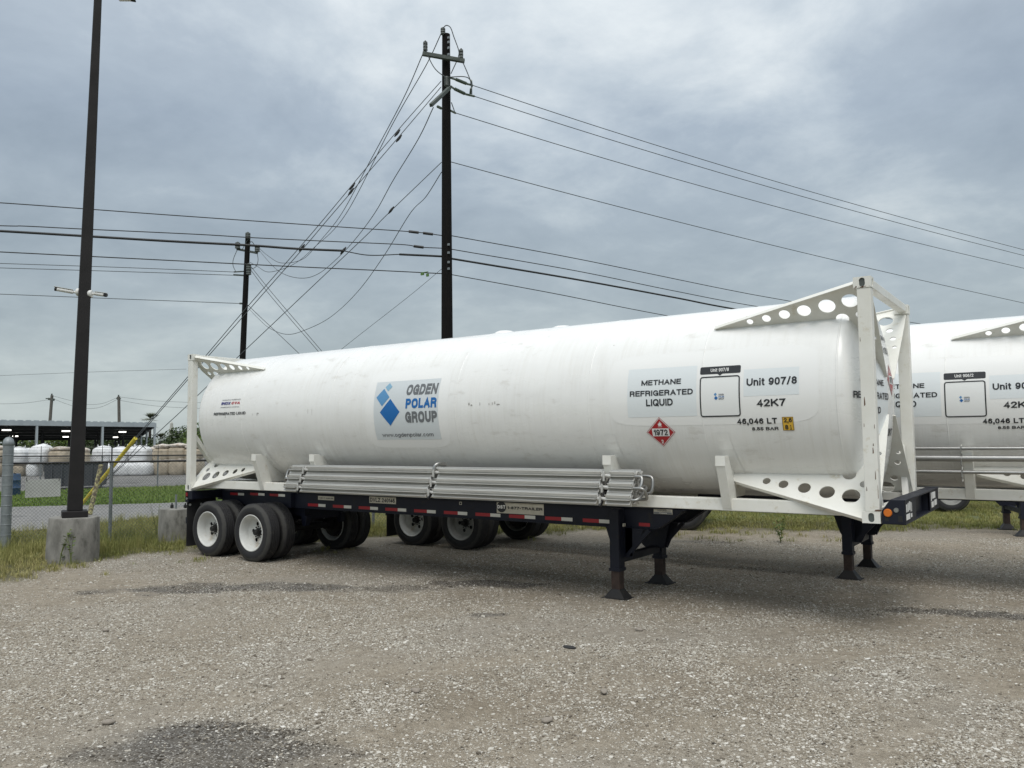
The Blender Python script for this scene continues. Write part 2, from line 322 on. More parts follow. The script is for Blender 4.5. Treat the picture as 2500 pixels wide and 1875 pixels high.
def text2d(s,bold=.0,shear=0.,w=None,track=None):
    """mesh of the words: (vertices x, y, layer), faces"""
    w=w or (.155+bold*3.6); track=.10 if track is None else track; V=[];F=[];X=0;lay=0
    for ch in s:
        W_,st=GL.get(ch) or GL[ch.upper()]; W_=max(W_+ (w-.12)*.8,w)
        for P in st:
            lay+=1
            Q=[np.array((X+w/2+px*(W_-w),w/2+py*(1-w) if py>=0 else w/2+py)) for px,py in P]
            Q=[q for k,q in enumerate(Q) if k==0 or np.linalg.norm(q-Q[k-1])>1e-4]
            closed=len(Q)>3 and np.linalg.norm(Q[0]-Q[-1])<1e-3
            if closed: Q=Q[:-1]
            n=len(Q); 
            if n<2: continue
            o=len(V); L=[];
            for k in range(n):
                a=Q[(k-1)%n] if (closed or k>0) else None; b=Q[(k+1)%n] if (closed or k<n-1) else None
                d1=(Q[k]-a)/np.linalg.norm(Q[k]-a) if a is not None else None
                d2=(b-Q[k])/np.linalg.norm(b-Q[k]) if b is not None else None
                q=Q[k].copy()
                if d1 is None: d1=d2; q=q-d2*w/2
                elif d2 is None: d2=d1; q=q+d1*w/2
                n1=np.array((-d1[1],d1[0])); n2=np.array((-d2[1],d2[0])); mvec=n1+n2; l=np.dot(mvec,mvec)
                mi=mvec/l*2 if l>.15 else n1
                ml=np.linalg.norm(mi)
                if ml>1.9: mi*=1.9/ml
                V.append((*(q+mi*w/2),lay)); V.append((*(q-mi*w/2),lay))
            for k in range(n if closed else n-1):
                j=(k+1)%n; F.append((o+2*k,o+2*k+1,o+2*j+1,o+2*j))
        X+=W_+track
    V=np.array(V); V[:,0]+=V[:,1]*shear; 
    V[:,2]=(V[:,2]%3)
    return V,F
def fit(vf,x0,x1,y0,y1):
    v,f=vf; a=v.min(0);b=v.max(0); u=(v-a)/(b-a+1e-9); return np.stack([x0+u[:,0]*(x1-x0),y0+u[:,1]*(y1-y0),v[:,2]],-1),f
def rect2d(x0,x1,y0,y1,nx=2,ny=8):
    v=[(x0+(x1-x0)*i/nx,y0+(y1-y0)*j/ny) for j in range(ny+1) for i in range(nx+1)]
    return np.array(v),[(j*(nx+1)+i,j*(nx+1)+i+1,(j+1)*(nx+1)+i+1,(j+1)*(nx+1)+i) for j in range(ny) for i in range(nx)]
def rrect(x0,x1,y0,y1,r,n=4):
    P=[]
    for cx,cy,a in ((x1-r,y1-r,0),(x0+r,y1-r,90),(x0+r,y0+r,180),(x1-r,y0+r,270)):
        for k in range(n+1): t=R(a+90*k/n); P.append((cx+r*math.cos(t),cy+r*math.sin(t)))
    return P
def ring2d(x0,x1,y0,y1,r,w):
    a=rrect(x0,x1,y0,y1,r);b=rrect(x0+w,x1-w,y0+w,y1-w,max(r-w,.004)); n=len(a)
    # subdivide the long vertical edges so that the ring follows the tank
    def sub(P):
        o=[]
        for i in range(n):
            p,q=P[i],P[(i+1)%n]; k=6 if abs(p[1]-q[1])>.1 or abs(p[0]-q[0])>.1 else 1
            for j in range(k): o.append((p[0]+(q[0]-p[0])*j/k,p[1]+(q[1]-p[1])*j/k))
        return o
    a,b=sub(a),sub(b); n=len(a)
    return np.array(a+b),[(i,(i+1)%n,n+(i+1)%n,n+i) for i in range(n)]
def poly2d(P): return np.array(P,float),[tuple(range(len(P)))]
def quad2d(P,n=5):   # four corners, subdivided
    a,b,c,d=[np.array(p,float) for p in P]
    v=[(a*(1-s)+b*s)*(1-t)+(d*(1-s)+c*s)*t for t in np.linspace(0,1,n+1) for s in np.linspace(0,1,n+1)]
    return np.array(v),[(j*(n+1)+i,j*(n+1)+i+1,(j+1)*(n+1)+i+1,(j+1)*(n+1)+i) for j in range(n) for i in range(n)]
CY,CZ,TR=1.219,1.37,1.2
def wrap_cyl(v,eps):
    o=[]
    for x,s in v:
        a=s/TR; o.append((x,CY-(TR+eps)*math.cos(a),CZ+(TR+eps)*math.sin(a)))
    return o
HEAD=[(0,12.130),(.15,12.126),(.3,12.115),(.5,12.085),(.8,12.02),(1.0,11.965),(1.1,11.925),(1.16,11.885),(1.19,11.84),(1.2,11.79)]
def headx(r): return float(np.interp(r,[h[0] for h in HEAD],[h[1] for h in HEAD]))
def wrap_head(v,eps):       # v: (y, z)
    return [(headx(math.hypot(y-CY,z-CZ))+eps,y,z) for y,z in v]
def flat_y(y0,eps_sign=-1):
    return lambda v,eps:[(x,y0+eps_sign*eps,z) for x,z in v]
def flat_x(x0):
    return lambda v,eps:[(x0+eps,y,z) for y,z in v]
def decal(vf,wrapf,eps,name,mat,parent,label=None):
    v,f=vf; v=np.asarray(v)
    if v.shape[1]==3:       # lettering: three hair-thin layers so that crossing strokes never share a plane
        pts=[wrapf([(p[0],p[1])],eps+p[2]*.0005)[0] for p in v]
    else: pts=wrapf(v,eps)
    me=bpy.data.meshes.new(name); me.from_pydata(pts,[],f); me.materials.append(mat); me.shade_smooth()
    o=link(name,me,parent)
    if label:o['label']=label
    return o
# plate with holes ----------------------------------------------------
def plate2d(outer,holes,th):
    cu=bpy.data.curves.new('tmp','CURVE'); cu.dimensions='2D'; cu.fill_mode='BOTH'; cu.extrude=th/2
    def sp(P):
        s=cu.splines.new('POLY'); s.points.add(len(P)-1)
        for i,p in enumerate(P): s.points[i].co=(p[0],p[1],0,1)
        s.use_cyclic_u=True
    sp(outer)
    for h in holes:
        if len(h)==3: x,y,r=h; sp([(x+r*math.cos(2*math.pi*k/22),y+r*math.sin(2*math.pi*k/22)) for k in range(22)])
    ob=bpy.data.objects.new('tmp',cu); SC.collection.objects.link(ob)
    dg=bpy.context.evaluated_depsgraph_get(); me=bpy.data.meshes.new_from_object(ob.evaluated_get(dg))
    v=[tuple(a.co) for a in me.vertices]; f=[tuple(p.vertices) for p in me.polygons]
    bpy.data.objects.remove(ob); bpy.data.curves.remove(cu); bpy.data.meshes.remove(me)
    return v,f
LN,WD,HT=12.192,2.438,2.591
def tank_outline(xa):       # tank profile points (x, r) from the side tip xa round the front head to r=.3
    return [(xa,TR-.01)]+[(h[1]-.004,h[0]-.004) for h in HEAD[::-1] if h[0]>=.3]
# ------------------------------------------------------------------ tank container
def make_container(label,unit,kind):
    root=empty('tank_container',(0,0,K)); tag(root,label,'tank container','white tank containers on chassis trailers')
    fr,tk=M['frame'],M['tank']
    prof=[(r,12.192-x) for r,x in HEAD]+[(TR,x) for x in np.linspace(.6,11.6,12)]+[(r,x) for r,x in HEAD[::-1]]
    b=MB().lathe([(r,x) for r,x in prof],96,'x',(0,CY,CZ)); tank=b.build('tank',tk,root,smooth=60)
    # weld seams and circumferential joints
    for x in (1.62,3.9,6.55,8.75,10.28,11.80):
        s=MB().lathe([(TR-.004,x-.012),(TR+.003,x-.006),(TR+.003,x+.006),(TR-.004,x+.012)],96,'x',(0,CY,CZ)); s.build('weld_seam',tk,tank,smooth=60)
    for x,y in ((6.6,CY),(7.6,CY+.1)):
        MB().lathe([(.001,TR+CZ+.035),(.11,TR+CZ+.035),(.16,TR+CZ+.012),(.18,TR+CZ-.02)],24,'z',(x,y,0)).build('top_cover',tk,tank,smooth=40)
    # corner castings and posts
    for ix,x in enumerate((0,LN)):
        for y in (0,WD):
            for zz in (0,HT):
                x0,x1=(x,x+.178) if ix==0 else (x-.178,x); y0,y1=(y,y+.162) if y==0 else (y-.162,y); z0,z1=(0,.118) if zz==0 else (HT-.118,HT)
                hx=(x0+x1)/2
                # casting with its stadium opening on the side and end face
                st=[(hx+.03*math.cos(t)*1.0,(z0+z1)/2+(.018 if math.sin(t)>0 else -.018)+.03*math.sin(t)) for t in np.linspace(0,2*math.pi,17)[:-1]]
                cb=MB().box(x0+.012,x1-.012,y0+.014,y1-.014,z0,z1)
                ybase=y0 if y==0 else y1; sgn=1 if y==0 else -1
                v,f=plate2d_st([(x0,z0),(x1,z0),(x1,z1),(x0,z1)],st,.014)
                cb.add([(a,ybase+sgn*(.007+c),bb) for a,bb,c in v],f)
                xe=x0 if ix==0 else x1; sx=1 if ix==0 else -1
                ym=(y0+y1)/2; st2=[(ym+.026*math.cos(t),(z0+z1)/2+(.018 if math.sin(t)>0 else -.018)+.026*math.sin(t)) for t in np.linspace(0,2*math.pi,17)[:-1]]
                v,f=plate2d_st([(y0+.0145,z0),(y1-.0145,z0),(y1-.0145,z1),(y0+.0145,z1)],st2,.012)
                cb.add([(xe+sx*(.006+c),a,bb) for a,bb,c in v],f)
                cc=cb.build('corner_casting',fr,root)
                # dark inside
                ins=MB().box(hx-.032,hx+.032,ybase+sgn*.0135-.0005,ybase+sgn*.0135+.0005,(z0+z1)/2-.05,(z0+z1)/2+.05); ins.build('opening',M['insul'],cc)
                if zz==HT and ix==1:
                    for k in range(7):
                        a=x0+rnd.random()*.16; MB().box(a,a+.01+rnd.random()*.02,ybase-sgn*.001,ybase+sgn*.002,z0+rnd.random()*.015,z0+.006+rnd.random()*.02).build('rust_mark',M['rust'],cc)
            x0,x1=(x+.006,x+.146) if ix==0 else (x-.146,x-.006); y0,y1=(y+.006,y+.13) if y==0 else (y-.13,y-.006)
            po=MB().box(x0,x1,y0,y1,.118,HT-.118).build('corner_post',fr,root,bevel=.008)
            if ix==1 and y==0:
                for a,zz,h,ww in ((x1-.045,.72,.07,.012),(x0+.10,.80,.03,.01),(x0+.03,1.22,.10,.014),(x1-.02,.98,.05,.006),(x0+.02,.33,.05,.008),(x1-.03,.45,.10,.008),(x1-.01,.25,.16,.005),(x0+.02,1.0,.04,.006),(x0+.015,1.9,.05,.006),(x0+.09,.125,.02,.09)):
                    q=[(a,zz),(a+ww,zz+h*.1),(a+ww*.8,zz+h*.6),(a+ww*.5,zz+h),(a+ww*.1,zz+h*.8)]
                    decal(poly2d(q),flat_y(y0),.002,'rust_mark',M['rust'],po)
        # end rails
        xm0,xm1=(x+.02,x+.12) if ix==0 else (x-.12,x-.02)
        MB().box(xm0,xm1,.1622,WD-.1622,HT-.10,HT-.006).build('end_rail',fr,root,bevel=.006)
        MB().box(xm0,xm1,.1622,WD-.1622,.006,.15).build('end_rail',fr,root,bevel=.006)
    # radial corner plates with lightening holes
    topH=[(10.79,1.27,.038),(10.99,1.296,.05),(11.205,1.328,.062),(11.43,1.356,.076),(11.685,1.388,.09),(11.935,1.43,.088),(12.0,1.232,.042)]
    botH=[(10.92,1.309,.046),(11.12,1.351,.055),(11.36,1.396,.07),(11.61,1.446,.083),(11.865,1.49,.094),(11.98,1.325,.045)]
    endH=[(12.055,1.06,.036),(12.088,.89,.028)]
    for yy in (0,1):
        for ix in (0,1):
            for top in (0,1):
                e=np.array([-1.219,1.221 if top else -1.37]); rc=np.linalg.norm(e); e/=rc
                if yy: e[0]*=-1
                nrm=np.array([-e[1],e[0]])
                if top:
                    tip=(10.345,TR+.02); cor=(12.02,rc-.07); out=[(10.345,TR-.01),tip,cor,(12.165,rc-.13)]; H=topH
                else:
                    tip=(10.51,1.32); cor=(12.02,rc-.04); out=[(10.49,TR-.01),tip,cor,(12.165,rc-.13)]; H=botH
                if ix:   # front: the plate runs on down the head
                    o=out+[(12.165,1.3),(12.14,.30)]+[(h[1]-.01,h[0]-.004) for h in HEAD if .3<=h[0]<=1.19]
                    H=H+endH
                else: o=out+[(12.165,1.3),(12.06,1.02),(11.93,1.08)]+[(h[1]-.01,h[0]-.004) for h in HEAD if 1.1<=h[0]<=1.19]
                # scallop where the plate crosses the knuckle
                sc=(11.815,1.195,.07)
                o2=[]
                for q in o:
                    if math.hypot(q[0]-sc[0],q[1]-sc[1])<.072: continue
                    o2.append(q)
                sA=[(sc[0]+.07*math.cos(t),sc[1]+.07*math.sin(t)) for t in np.linspace(R(-62),R(184),12)]
                o2+=sA
                v,f=plate2d(o2,H,.012)
                pts=[((x if ix else LN-x),CY+r*e[0]+c*nrm[0],CZ+r*e[1]+c*nrm[1]) for x,r,c in v]
                pl=MB().add(pts,f); p=pl.build('gusset_plate',fr,root)
                # flange along the outer edge
                xa,ra=tip; xb,rb=cor
                A=((xa if ix else LN-xa),CY+ra*e[0],CZ+ra*e[1]); B=((xb if ix else LN-xb),CY+rb*e[0],CZ+rb*e[1])
                MB().bar(A,B,.055,.012,up=(0,float(e[0]),float(e[1]))).build('edge_flange',fr,p)
    # diagonal braces at the ends
    for ix in (0,1):
        for yy in (0,1):
            s=1 if yy==0 else -1; yo=0 if yy==0 else WD; x=.08 if ix==0 else LN-.075
            if ix==0: MB().bar((x,yo+s*.12,1.02),(x,yo+s*.78,.155),.075,.10,up=(1,0,0)).build('brace',fr,root)
            else: MB().bar((x,yo+s*.40,.145),(x-.06,yo+s*.18,.78),.07,.07,up=(1,0,0)).build('brace',fr,root)
    # bottom side rails and saddles
    for yy in (0,1):
        s=1 if yy==0 else -1; yo=0 if yy==0 else WD
        def Y(a): return yo+s*a
        a,b_=sorted((Y(.19),Y(.34)))
        MB().box(.13,LN-.13,a,b_,.048,.19).build('bottom_rail',fr,root,bevel=.008)
        for x in (2.03,3.53,9.02,10.50):
            wd=.055
            # upper pad welded on the tank
            pa=[]
            for q in ((x-.08,-.42),(x+.07,-.42),(x+.16,-1.05),(x-.06,-1.05)): pa.append(q)
            v,f=quad2d(pa[::-1],6)
            pts=[]
            for (px,ss) in v:
                an=ss/TR; pts.append((px,CY-s*(TR+.006)*math.cos(an),CZ+(TR+.006)*math.sin(an)))
            MB().add(pts,f).build('saddle_pad',tk,root)
            sur=lambda zz: CY-math.sqrt(TR*TR-(zz-CZ)**2)
            poly=[(.0,.575),(.0,.69),(.12,.69),(.20,.56),(.30,.37),(.36,.191),(.36,.185),(.345,.07),(.183,.07)]
            web=[(.11,.68),(sur(.66)+.01,.66),(sur(.5)+.02,.5),(sur(.36)+.02,.36),(sur(.25)+.02,.25),(.75,.192),(.35,.192),(.29,.37),(.19,.56)]
            MB().prism([(x,Y(a),b) for a,b in web],(-.012,0,0),(.012,0,0)).build('saddle_web',fr,root)
            MB().prism([(x,Y(a),b) for a,b in poly],(-wd,0,0),(wd,0,0)).build('saddle',fr,root,bevel=.004)
            MB().box(x-wd-.004,x+wd+.004,min(Y(-.006),Y(.001)),max(Y(-.006),Y(.001)),.575,.694).build('saddle_cap',fr,root)
    for x in (4.81,6.05):
        v,f=quad2d([(x-.05,-.66),(x+.05,-.66),(x+.09,-.86),(x-.03,-.86)][::-1],3)
        MB().add([(px,CY-(TR+.004)*math.cos(ss/TR),CZ+(TR+.004)*math.sin(ss/TR)) for px,ss in v],f).build('saddle_pad',tk,root)
    # grounding lug, small valve at the rear head
    MB().lathe([(.001,0),(.03,0),(.03,.05),(.018,.06),(.018,.12),(.001,.12)],12,'y',(.42,.32,.64)).build('valve',M['blacksteel'],root,smooth=40)
    # side decals, with the washed paint round them
    W=wrap_cyl
    for x0,x1,y0,y1 in ((4.74,6.42,-.60,.66),(9.05,11.62,-.32,.60)):
        vv,ff=rect2d(-1,1,-1,1,14,14); o_=[]
        for a_,b_ in vv:
            q_=(abs(a_)**7+abs(b_)**7)**(-1/7)*max(abs(a_),abs(b_)) if (a_ or b_) else 1
            o_.append((x0+(x1-x0)*(a_*q_+1)/2,y0+(y1-y0)*(b_*q_+1)/2))
        decal((np.array(o_),ff),W,.0015,'washed_patch',M['clean'],tank)
    P=decal(rect2d(9.315,10.22,-.208,.40,2,12),W,.003,'warning_sticker',M['stick'],root,'pale sticker reading METHANE REFRIGERATED LIQUID')
    for t,bx in (('METHANE',(9.504,10.027,.179,.253)),('REFRIGERATED',(9.351,10.181,.048,.124)),('LIQUID',(9.571,9.923,-.082,.010))): decal(fit(text2d(t,.012),*bx),W,.006,'lettering',M['black'],P)
    P=decal(poly2d(rrect(10.262,10.752,.28,.373,.018)),W,.004,'unit_label',M['black'],root,'black rounded label with the unit number')
    decal(poly2d([(10.475,.2805),(10.507,.258),(10.539,.2805)]),W,.004,'pointer',M['black'],P)
    decal(fit(text2d('Unit '+unit,.004),10.392,10.612,.303,.351),W,.007,'lettering',M['pwhite'],P)
    P=decal(ring2d(10.264,10.748,-.226,.252,.035,.015),W,.006,'code_frame',M['black'],root,'black rounded frame for the square code')
    decal(rect2d(10.27,10.742,-.22,.246,2,8),W,.003,'frame_panel',M['stickw'],P)
    decal(poly2d([(10.455,.018),(10.475,.038),(10.457,.056),(10.437,.036)]),W,.006,'logo_mark',M['blue2'],P)
    decal(poly2d([(10.463,-.03),(10.486,-.006),(10.463,.018),(10.44,-.006)]),W,.006,'logo_mark',M['blue'],P)
    for t,a,b,c in (('OGDEN',.022,.042,'grey'),('POLAR',-.002,.018,'blue'),('GROUP',-.026,-.006,'grey')): decal(fit(text2d(t,.01),10.495,10.56,a,b),W,.006,'lettering',M[c],P)
    P=decal(rect2d(10.79,11.412,.0,.312,2,8),W,.003,'unit_sticker',M['stick'],root)
    decal(fit(text2d('Unit '+unit,.012),10.826,11.39,.112,.208),W,.006,'lettering',M['black'],P)
    decal(fit(text2d('42K7',.010),10.933,11.265,-.124,-.033),W,.005,'lettering',M['black'],root,'size code 42K7 in black letters')
    decal(fit(text2d('46,046 LT',.016),10.69,11.152,-.333,-.247),W,.005,'lettering',M['black'],root,'capacity 46,046 LT in black letters')
    decal(fit(text2d('8.55 BAR',.014),10.859,11.157,-.397,-.353),W,.005,'lettering',M['black'],root,'pressure 8.55 BAR in black letters')
    P=decal(rect2d(11.207,11.33,-.402,-.245,1,4),W,.004,'yellow_label',M['yel'],root,'small yellow height label 2,6 over 8 1/2')
    decal(ring2d(11.209,11.328,-.400,-.247,.006,.004),W,.006,'border',M['black'],P)
    for t,bx in (('2,6',(11.222,11.315,-.318,-.258)),('8',(11.233,11.268,-.388,-.335)),('1',(11.287,11.300,-.360,-.337)),('2',(11.285,11.303,-.392,-.368))): decal(fit(text2d(t,.015),*bx),W,.006,'lettering',M['black'],P)
    decal(rect2d(11.285,11.303,-.365,-.3635,1,1),W,.006,'lettering',M['black'],P)
    def placard(wr,cx,cy,h,wd_):
        P=decal(quad2d([(cx,cy-h),(cx+h,cy),(cx,cy+h),(cx-h,cy)],6),wr,.004,'hazard_placard',M['placard'],root,'red diamond placard reading 1972 and 2')
        k=h/.19
        for q0,q1 in (((0,.93),(.93,0)),((.93,0),(0,-.93)),((0,-.93),(-.93,0)),((-.93,0),(0,.93))):
            a=np.array(q0)*h+(cx,cy);b=np.array(q1)*h+(cx,cy);n_=np.array([-(b-a)[1],(b-a)[0]]);n_=n_/np.linalg.norm(n_)*.0035*k
            decal(quad2d([a-n_,b-n_,b+n_,a+n_],3),wr,.006,'border',M['pwhite'],P)
        decal(rect2d(cx-.112*k,cx+.112*k,cy-.05*k,cy+.05*k,2,2),wr,.006,'number_panel',M['pwhite'],P)
        decal(fit(text2d('1972',.012),cx-.092*k,cx+.092*k,cy-.04*k,cy+.04*k),wr,.009,'lettering',M['black'],P)
        decal(fit(text2d('2',.02),cx-.016*k,cx+.016*k,cy-.145*k,cy-.095*k),wr,.006,'lettering',M['pwhite'],P)
        fl=[(-.3,-.5),(-.42,-.1),(-.3,.2),(-.22,0),(-.1,.55),(.0,.2),(.08,.9),(.22,.35),(.25,.1),(.36,.3),(.42,-.1),(.3,-.5)]
        decal(poly2d([(cx+a*.06*k,cy+(.105+b*.045)*k) for a,b in fl]),wr,.006,'flame_symbol',M['pwhite'],P)
        decal(rect2d(cx-.026*k,cx+.026*k,cy+.068*k,cy+.073*k,1,1),wr,.006,'flame_symbol',M['pwhite'],P)
    if kind=='fins': placard(W,9.728,-.402,.19,0)
    P=decal(rect2d(4.925,6.232,-.46,.46,2,14),W,.003,'company_sticker',M['stick2'],root,'silver company sticker OGDEN POLAR GROUP with blue diamonds')
    decal(fit(text2d('OGDEN',.026,.18),5.59,6.211,.216,.39),W,.006,'lettering',M['grey'],P)
    decal(fit(text2d('POLAR',.030,.04),5.593,6.205,.012,.184),W,.006,'lettering',M['blue'],P)
    decal(fit(text2d('GROUP',.030),5.585,6.213,-.200,-.030),W,.006,'lettering',M['grey'],P)
    decal(fit(text2d('www.ogdenpolar.com',.0),5.062,6.098,-.43,-.352),W,.006,'lettering',M['grey'],P)
    for q,c in (([(5.268,-.237),(5.475,-.029),(5.273,.177),(5.063,-.027)],'blue'),([(5.105,.065),(5.249,.204),(5.112,.343),(4.971,.207)],'blue2'),([(5.202,.297),(5.274,.370),(5.205,.434),(5.132,.367)],'blue3')):
        decal(quad2d(q,5),W,.006,'logo_diamond',M[c],P)
    decal(fit(text2d('MANUFACTURED BY',.0,.15),1.035,1.574,.298,.322),W,.005,'lettering',M['grey'],root)
    v,f=text2d('INOX',.03,.15); decal(fit((v,f),1.017,1.300,.217,.276),W,.005,'lettering',M['inoxblue'],root)
    v,f=text2d('CVA',.03,.15); decal(fit((v,f),1.32,1.563,.217,.276),W,.005,'lettering',M['inoxred'],root)
    decal(fit(text2d('ENGINEERED BY EXPERTISE',.0),1.019,1.565,.163,.182),W,.005,'lettering',M['grey'],root)
    decal(fit(text2d('REFRIGERATED LIQUID',.012),.83,1.76,.026,.085),W,.005,'lettering',M['black'],root)
    for a,b,c,d in ((2.07,.0,.012,.06),(2.09,.03,.03,.02),(1.17,-.02,.008,.05),(1.95,.0,.005,.05),(6.80,.03,.02,.04),(6.84,.02,.03,.02),(7.0,.02,.008,.05),(7.16,.02,.01,.03),(7.22,.02,.008,.04),(7.26,.03,.012,.045),(7.30,.02,.05,.012),(4.2,.95,.01,.01),(9.0,.8,.012,.01),(3.4,.0,.005,.09),(3.5,-.02,.004,.12)):
        k=[(a,b-c*.2),(a+c,b),(a+c*1.1,b+d*.5),(a+c*.5,b+d),(a-c*.1,b+d*.6)]
        decal(poly2d(k),W,.003,'scuff_mark',bsdf('scuff_grey',(.33,.32,.30),.6),root)
    # head decals (front)
    WH=wrap_head
    P=decal(rect2d(.50,1.05,.93,1.72,4,4),lambda v,e:wrap_head([(y,zz) for y,zz in v],e),.004,'head_sticker',M['stick'],root)
    for t,bx in (('METHANE',(.30,.90,1.47,1.545)),('REFRIGERATED',(.15,1.06,1.315,1.40)),('LIQUID',(.42,.78,1.15,1.23))): decal(fit(text2d(t,.012),*bx),WH,.008,'lettering',M['black'],P)
    placard(WH,1.28,1.56,.19,0)
    decal(fit(text2d('Unit '+unit,.012),1.0,1.55,1.86,1.96),WH,.006,'lettering',M['black'],root)
    decal(fit(text2d('REFRIGERATED',.012),.95,1.6,2.04,2.10),WH,.006,'lettering',M['black'],root)
    decal(fit(text2d('42K7',.02),1.02,1.38,.90,1.0),WH,.006,'lettering',M['black'],root)
    if kind=='fins':
        # finned vaporiser tubes: three rows, two deep
        def star():
            v=[];n=8
            for k in range(n):
                t=2*math.pi*k/n+.0
                for dr,da in ((.02,-.34),(.080,-.035),(.080,.035)): v.append(((dr*math.cos(t+da)),(dr*math.sin(t+da))))
            return v
        st=star()
        meshes={}
        for i,(xa,xb) in enumerate(((3.05,3.36),(3.46,6.17),(6.28,8.96),(9.08,9.42))):
            b=MB().prism([(xa,a,c) for a,c in st],(0,0,0),(xb-xa,0,0)); meshes[i]=b.mesh('finned_tube',M['alu'])
        rows=[(-.13,.155),(-.075,.295),(-.02,.435)]
        for r_,(ya,za) in enumerate(rows):
            for c_ in range(2):
                for i in range(4):
                    o=link('finned_tube',meshes[i],root,(0,ya+.148*c_+.01*r_,za)); 
        for x in (3.41,6.225,9.02):
            MB().bar((x,-.20,.07),(x,.17,.50),.035,.03,up=(1,0,0)).build('tube_support',M['blacksteel'],root)
            for r_,(ya,za) in enumerate(rows):
                MB().tube([(x-.06,ya,za),(x+.07,ya,za)],.027,10).build('pipe_coupling',M['alu'],root,smooth=40)
                MB().tube([(x-.01,ya-.05,za-.06),(x-.01,ya-.05,za+.045)],.016,8).build('pipe_coupling',M['alu'],root,smooth=40)
        def ubend(pa,pb,dx,r=.02):
            pa=np.array(pa);pb=np.array(pb);d=np.array([dx,0,0])
            b=MB().tube(catmull([pa,pa+d*.6,pa+d*.92+(pb-pa)*.12,(pa+pb)/2+d,pb+d*.92+(pa-pb)*.12,pb+d*.6,pb],5),r,10); return b
        for dx,x in ((.085,9.42),(-.06,3.05)):
            ubend((x,-.13,.155),(x,.16,.30),dx).build('return_bend',M['steelpipe'],root,smooth=40)
            ubend((x,-.075,.295),(x,-.13+.16,.155),dx*1.7).build('return_bend',M['steelpipe'],root,smooth=40)
            ubend((x,-.02,.435),(x,-.075,.295),dx*1.2).build('return_bend',M['steelpipe'],root,smooth=40)
            ubend((x,.14,.435),(x,.09,.22),dx*2.0).build('return_bend',M['steelpipe'],root,smooth=40)
        MB().tube(catmull([(6.2,-.03,.33),(6.2,-.03,.50),(6.23,.02,.56),(6.26,.16,.55)],6),.026,10).build('riser_pipe',M['steelpipe'],root,smooth=40)
    else:
        for zz,r in ((.73,.022),(.60,.042),(.422,.025)):
            MB().tube([(6.5,-.05,zz),(11.9,-.05,zz)],r,14).build('side_pipe',M['steelpipe'],root,smooth=40)
        for x in (9.02,10.44):
            for zz in (.70,.55,.39):
                MB().tube([(x,-.03,zz+.06),(x,-.11,zz+.04),(x,-.11,zz-.03),(x,-.03,zz-.05)],.008,6).build('pipe_clamp',M['steelpipe'],root)
            MB().bar((x,-.01,.30),(x,-.01,.78),.05,.012,up=(1,0,0)).build('clamp_bracket',M['frame'],root)
    return root
def plate2d_st(outer,hole,th):
    cu=bpy.data.curves.new('tmp','CURVE'); cu.dimensions='2D'; cu.fill_mode='BOTH'; cu.extrude=th/2
    for P in (outer,hole):
        s=cu.splines.new('POLY'); s.points.add(len(P)-1)
        for i,p in enumerate(P): s.points[i].co=(p[0],p[1],0,1)
        s.use_cyclic_u=True
    ob=bpy.data.objects.new('tmp',cu); SC.collection.objects.link(ob)
    dg=bpy.context.evaluated_depsgraph_get(); me=bpy.data.meshes.new_from_object(ob.evaluated_get(dg))
    v=[tuple(a.co) for a in me.vertices]; f=[tuple(p.vertices) for p in me.polygons]
    bpy.data.objects.remove(ob); bpy.data.curves.remove(cu); bpy.data.meshes.remove(me)
    return v,f
# ------------------------------------------------------------------ chassis trailer
def wheel_meshes():
    R0,Wd=.507,.278; h=Wd/2
    side=[(.305,-h+.035),(.33,-h+.012),(.38,-h),(.43,-h+.003),(.47,-h+.018),(.49,-h+.035)]
    pr=list(side); y=-h+.045; pr.append((R0-.004,y))
    nr=5; wt=(Wd-.09); rib=wt/nr
    for i in range(nr):
        a=y+i*rib; 
        pr+= [(R0,a+.004),(R0,a+rib-.012)]
        if i<nr-1: pr+=[(R0-.014,a+rib-.009),(R0-.014,a+rib+.001)]
    pr+=[(R0-.004,h-.045)]+[(r,-yy) for r,yy in side[::-1]]
    ty=MB().lathe(pr,72,'y').mesh('tyre',M['tyre'],35)
    return ty
def rim_mesh(mat,deep):
    # outboard is -y; the outer dual shows a deep dish with the disc set well in
    h=.139; yl=-h+.02
    pr=[(.318,yl),(.322,yl-.012),(.310,yl-.016),(.298,yl-.002),(.285,yl+.03),(.275,yl+.07),(.262,yl+.10),(.256,yl+.13)]
    yd=yl+(.150 if deep else .06)
    if deep: pr+=[(.255,yd-.02),(.235,yd),(.20,yd+.008)]
    else: pr=pr[:5]+[(.275,yd-.01),(.24,yd),(.20,yd+.0)]
    m=MB().lathe(pr,48,'y')
    # disc ring with five hand holes, made from the plate tool
    v,f=plate2d([(2*math.cos(2*math.pi*k/48),2*math.sin(2*math.pi*k/48)) for k in range(48)],[(1.48*math.cos(2*math.pi*(k+.2)/5),1.48*math.sin(2*math.pi*(k+.2)/5),.36) for k in range(5)],.1)
    v=[(a*.1,b_*.1,c*.1) for a,b_,c in v]
    yy=yd+(.008 if deep else 0)+.001
    m.add([(a,yy+c,b) for a,b,c in v],f)
    back=[(.31,h-.02),(.26,h-.05),(.257,yd+.03)]
    m.lathe(back,48,'y')
    return m.mesh('wheel',mat,35),yd
TYRE=wheel_meshes(); RIMW,YD=rim_mesh(M['rim'],True); RIMG,_=rim_mesh(M['rimgrey'],True)
hb=MB().lathe([(.001,YD-.085),(.042,YD-.085),(.05,YD-.072),(.052,YD-.01),(.078,YD-.005),(.078,YD+.05),(.001,YD+.05)],24,'y')
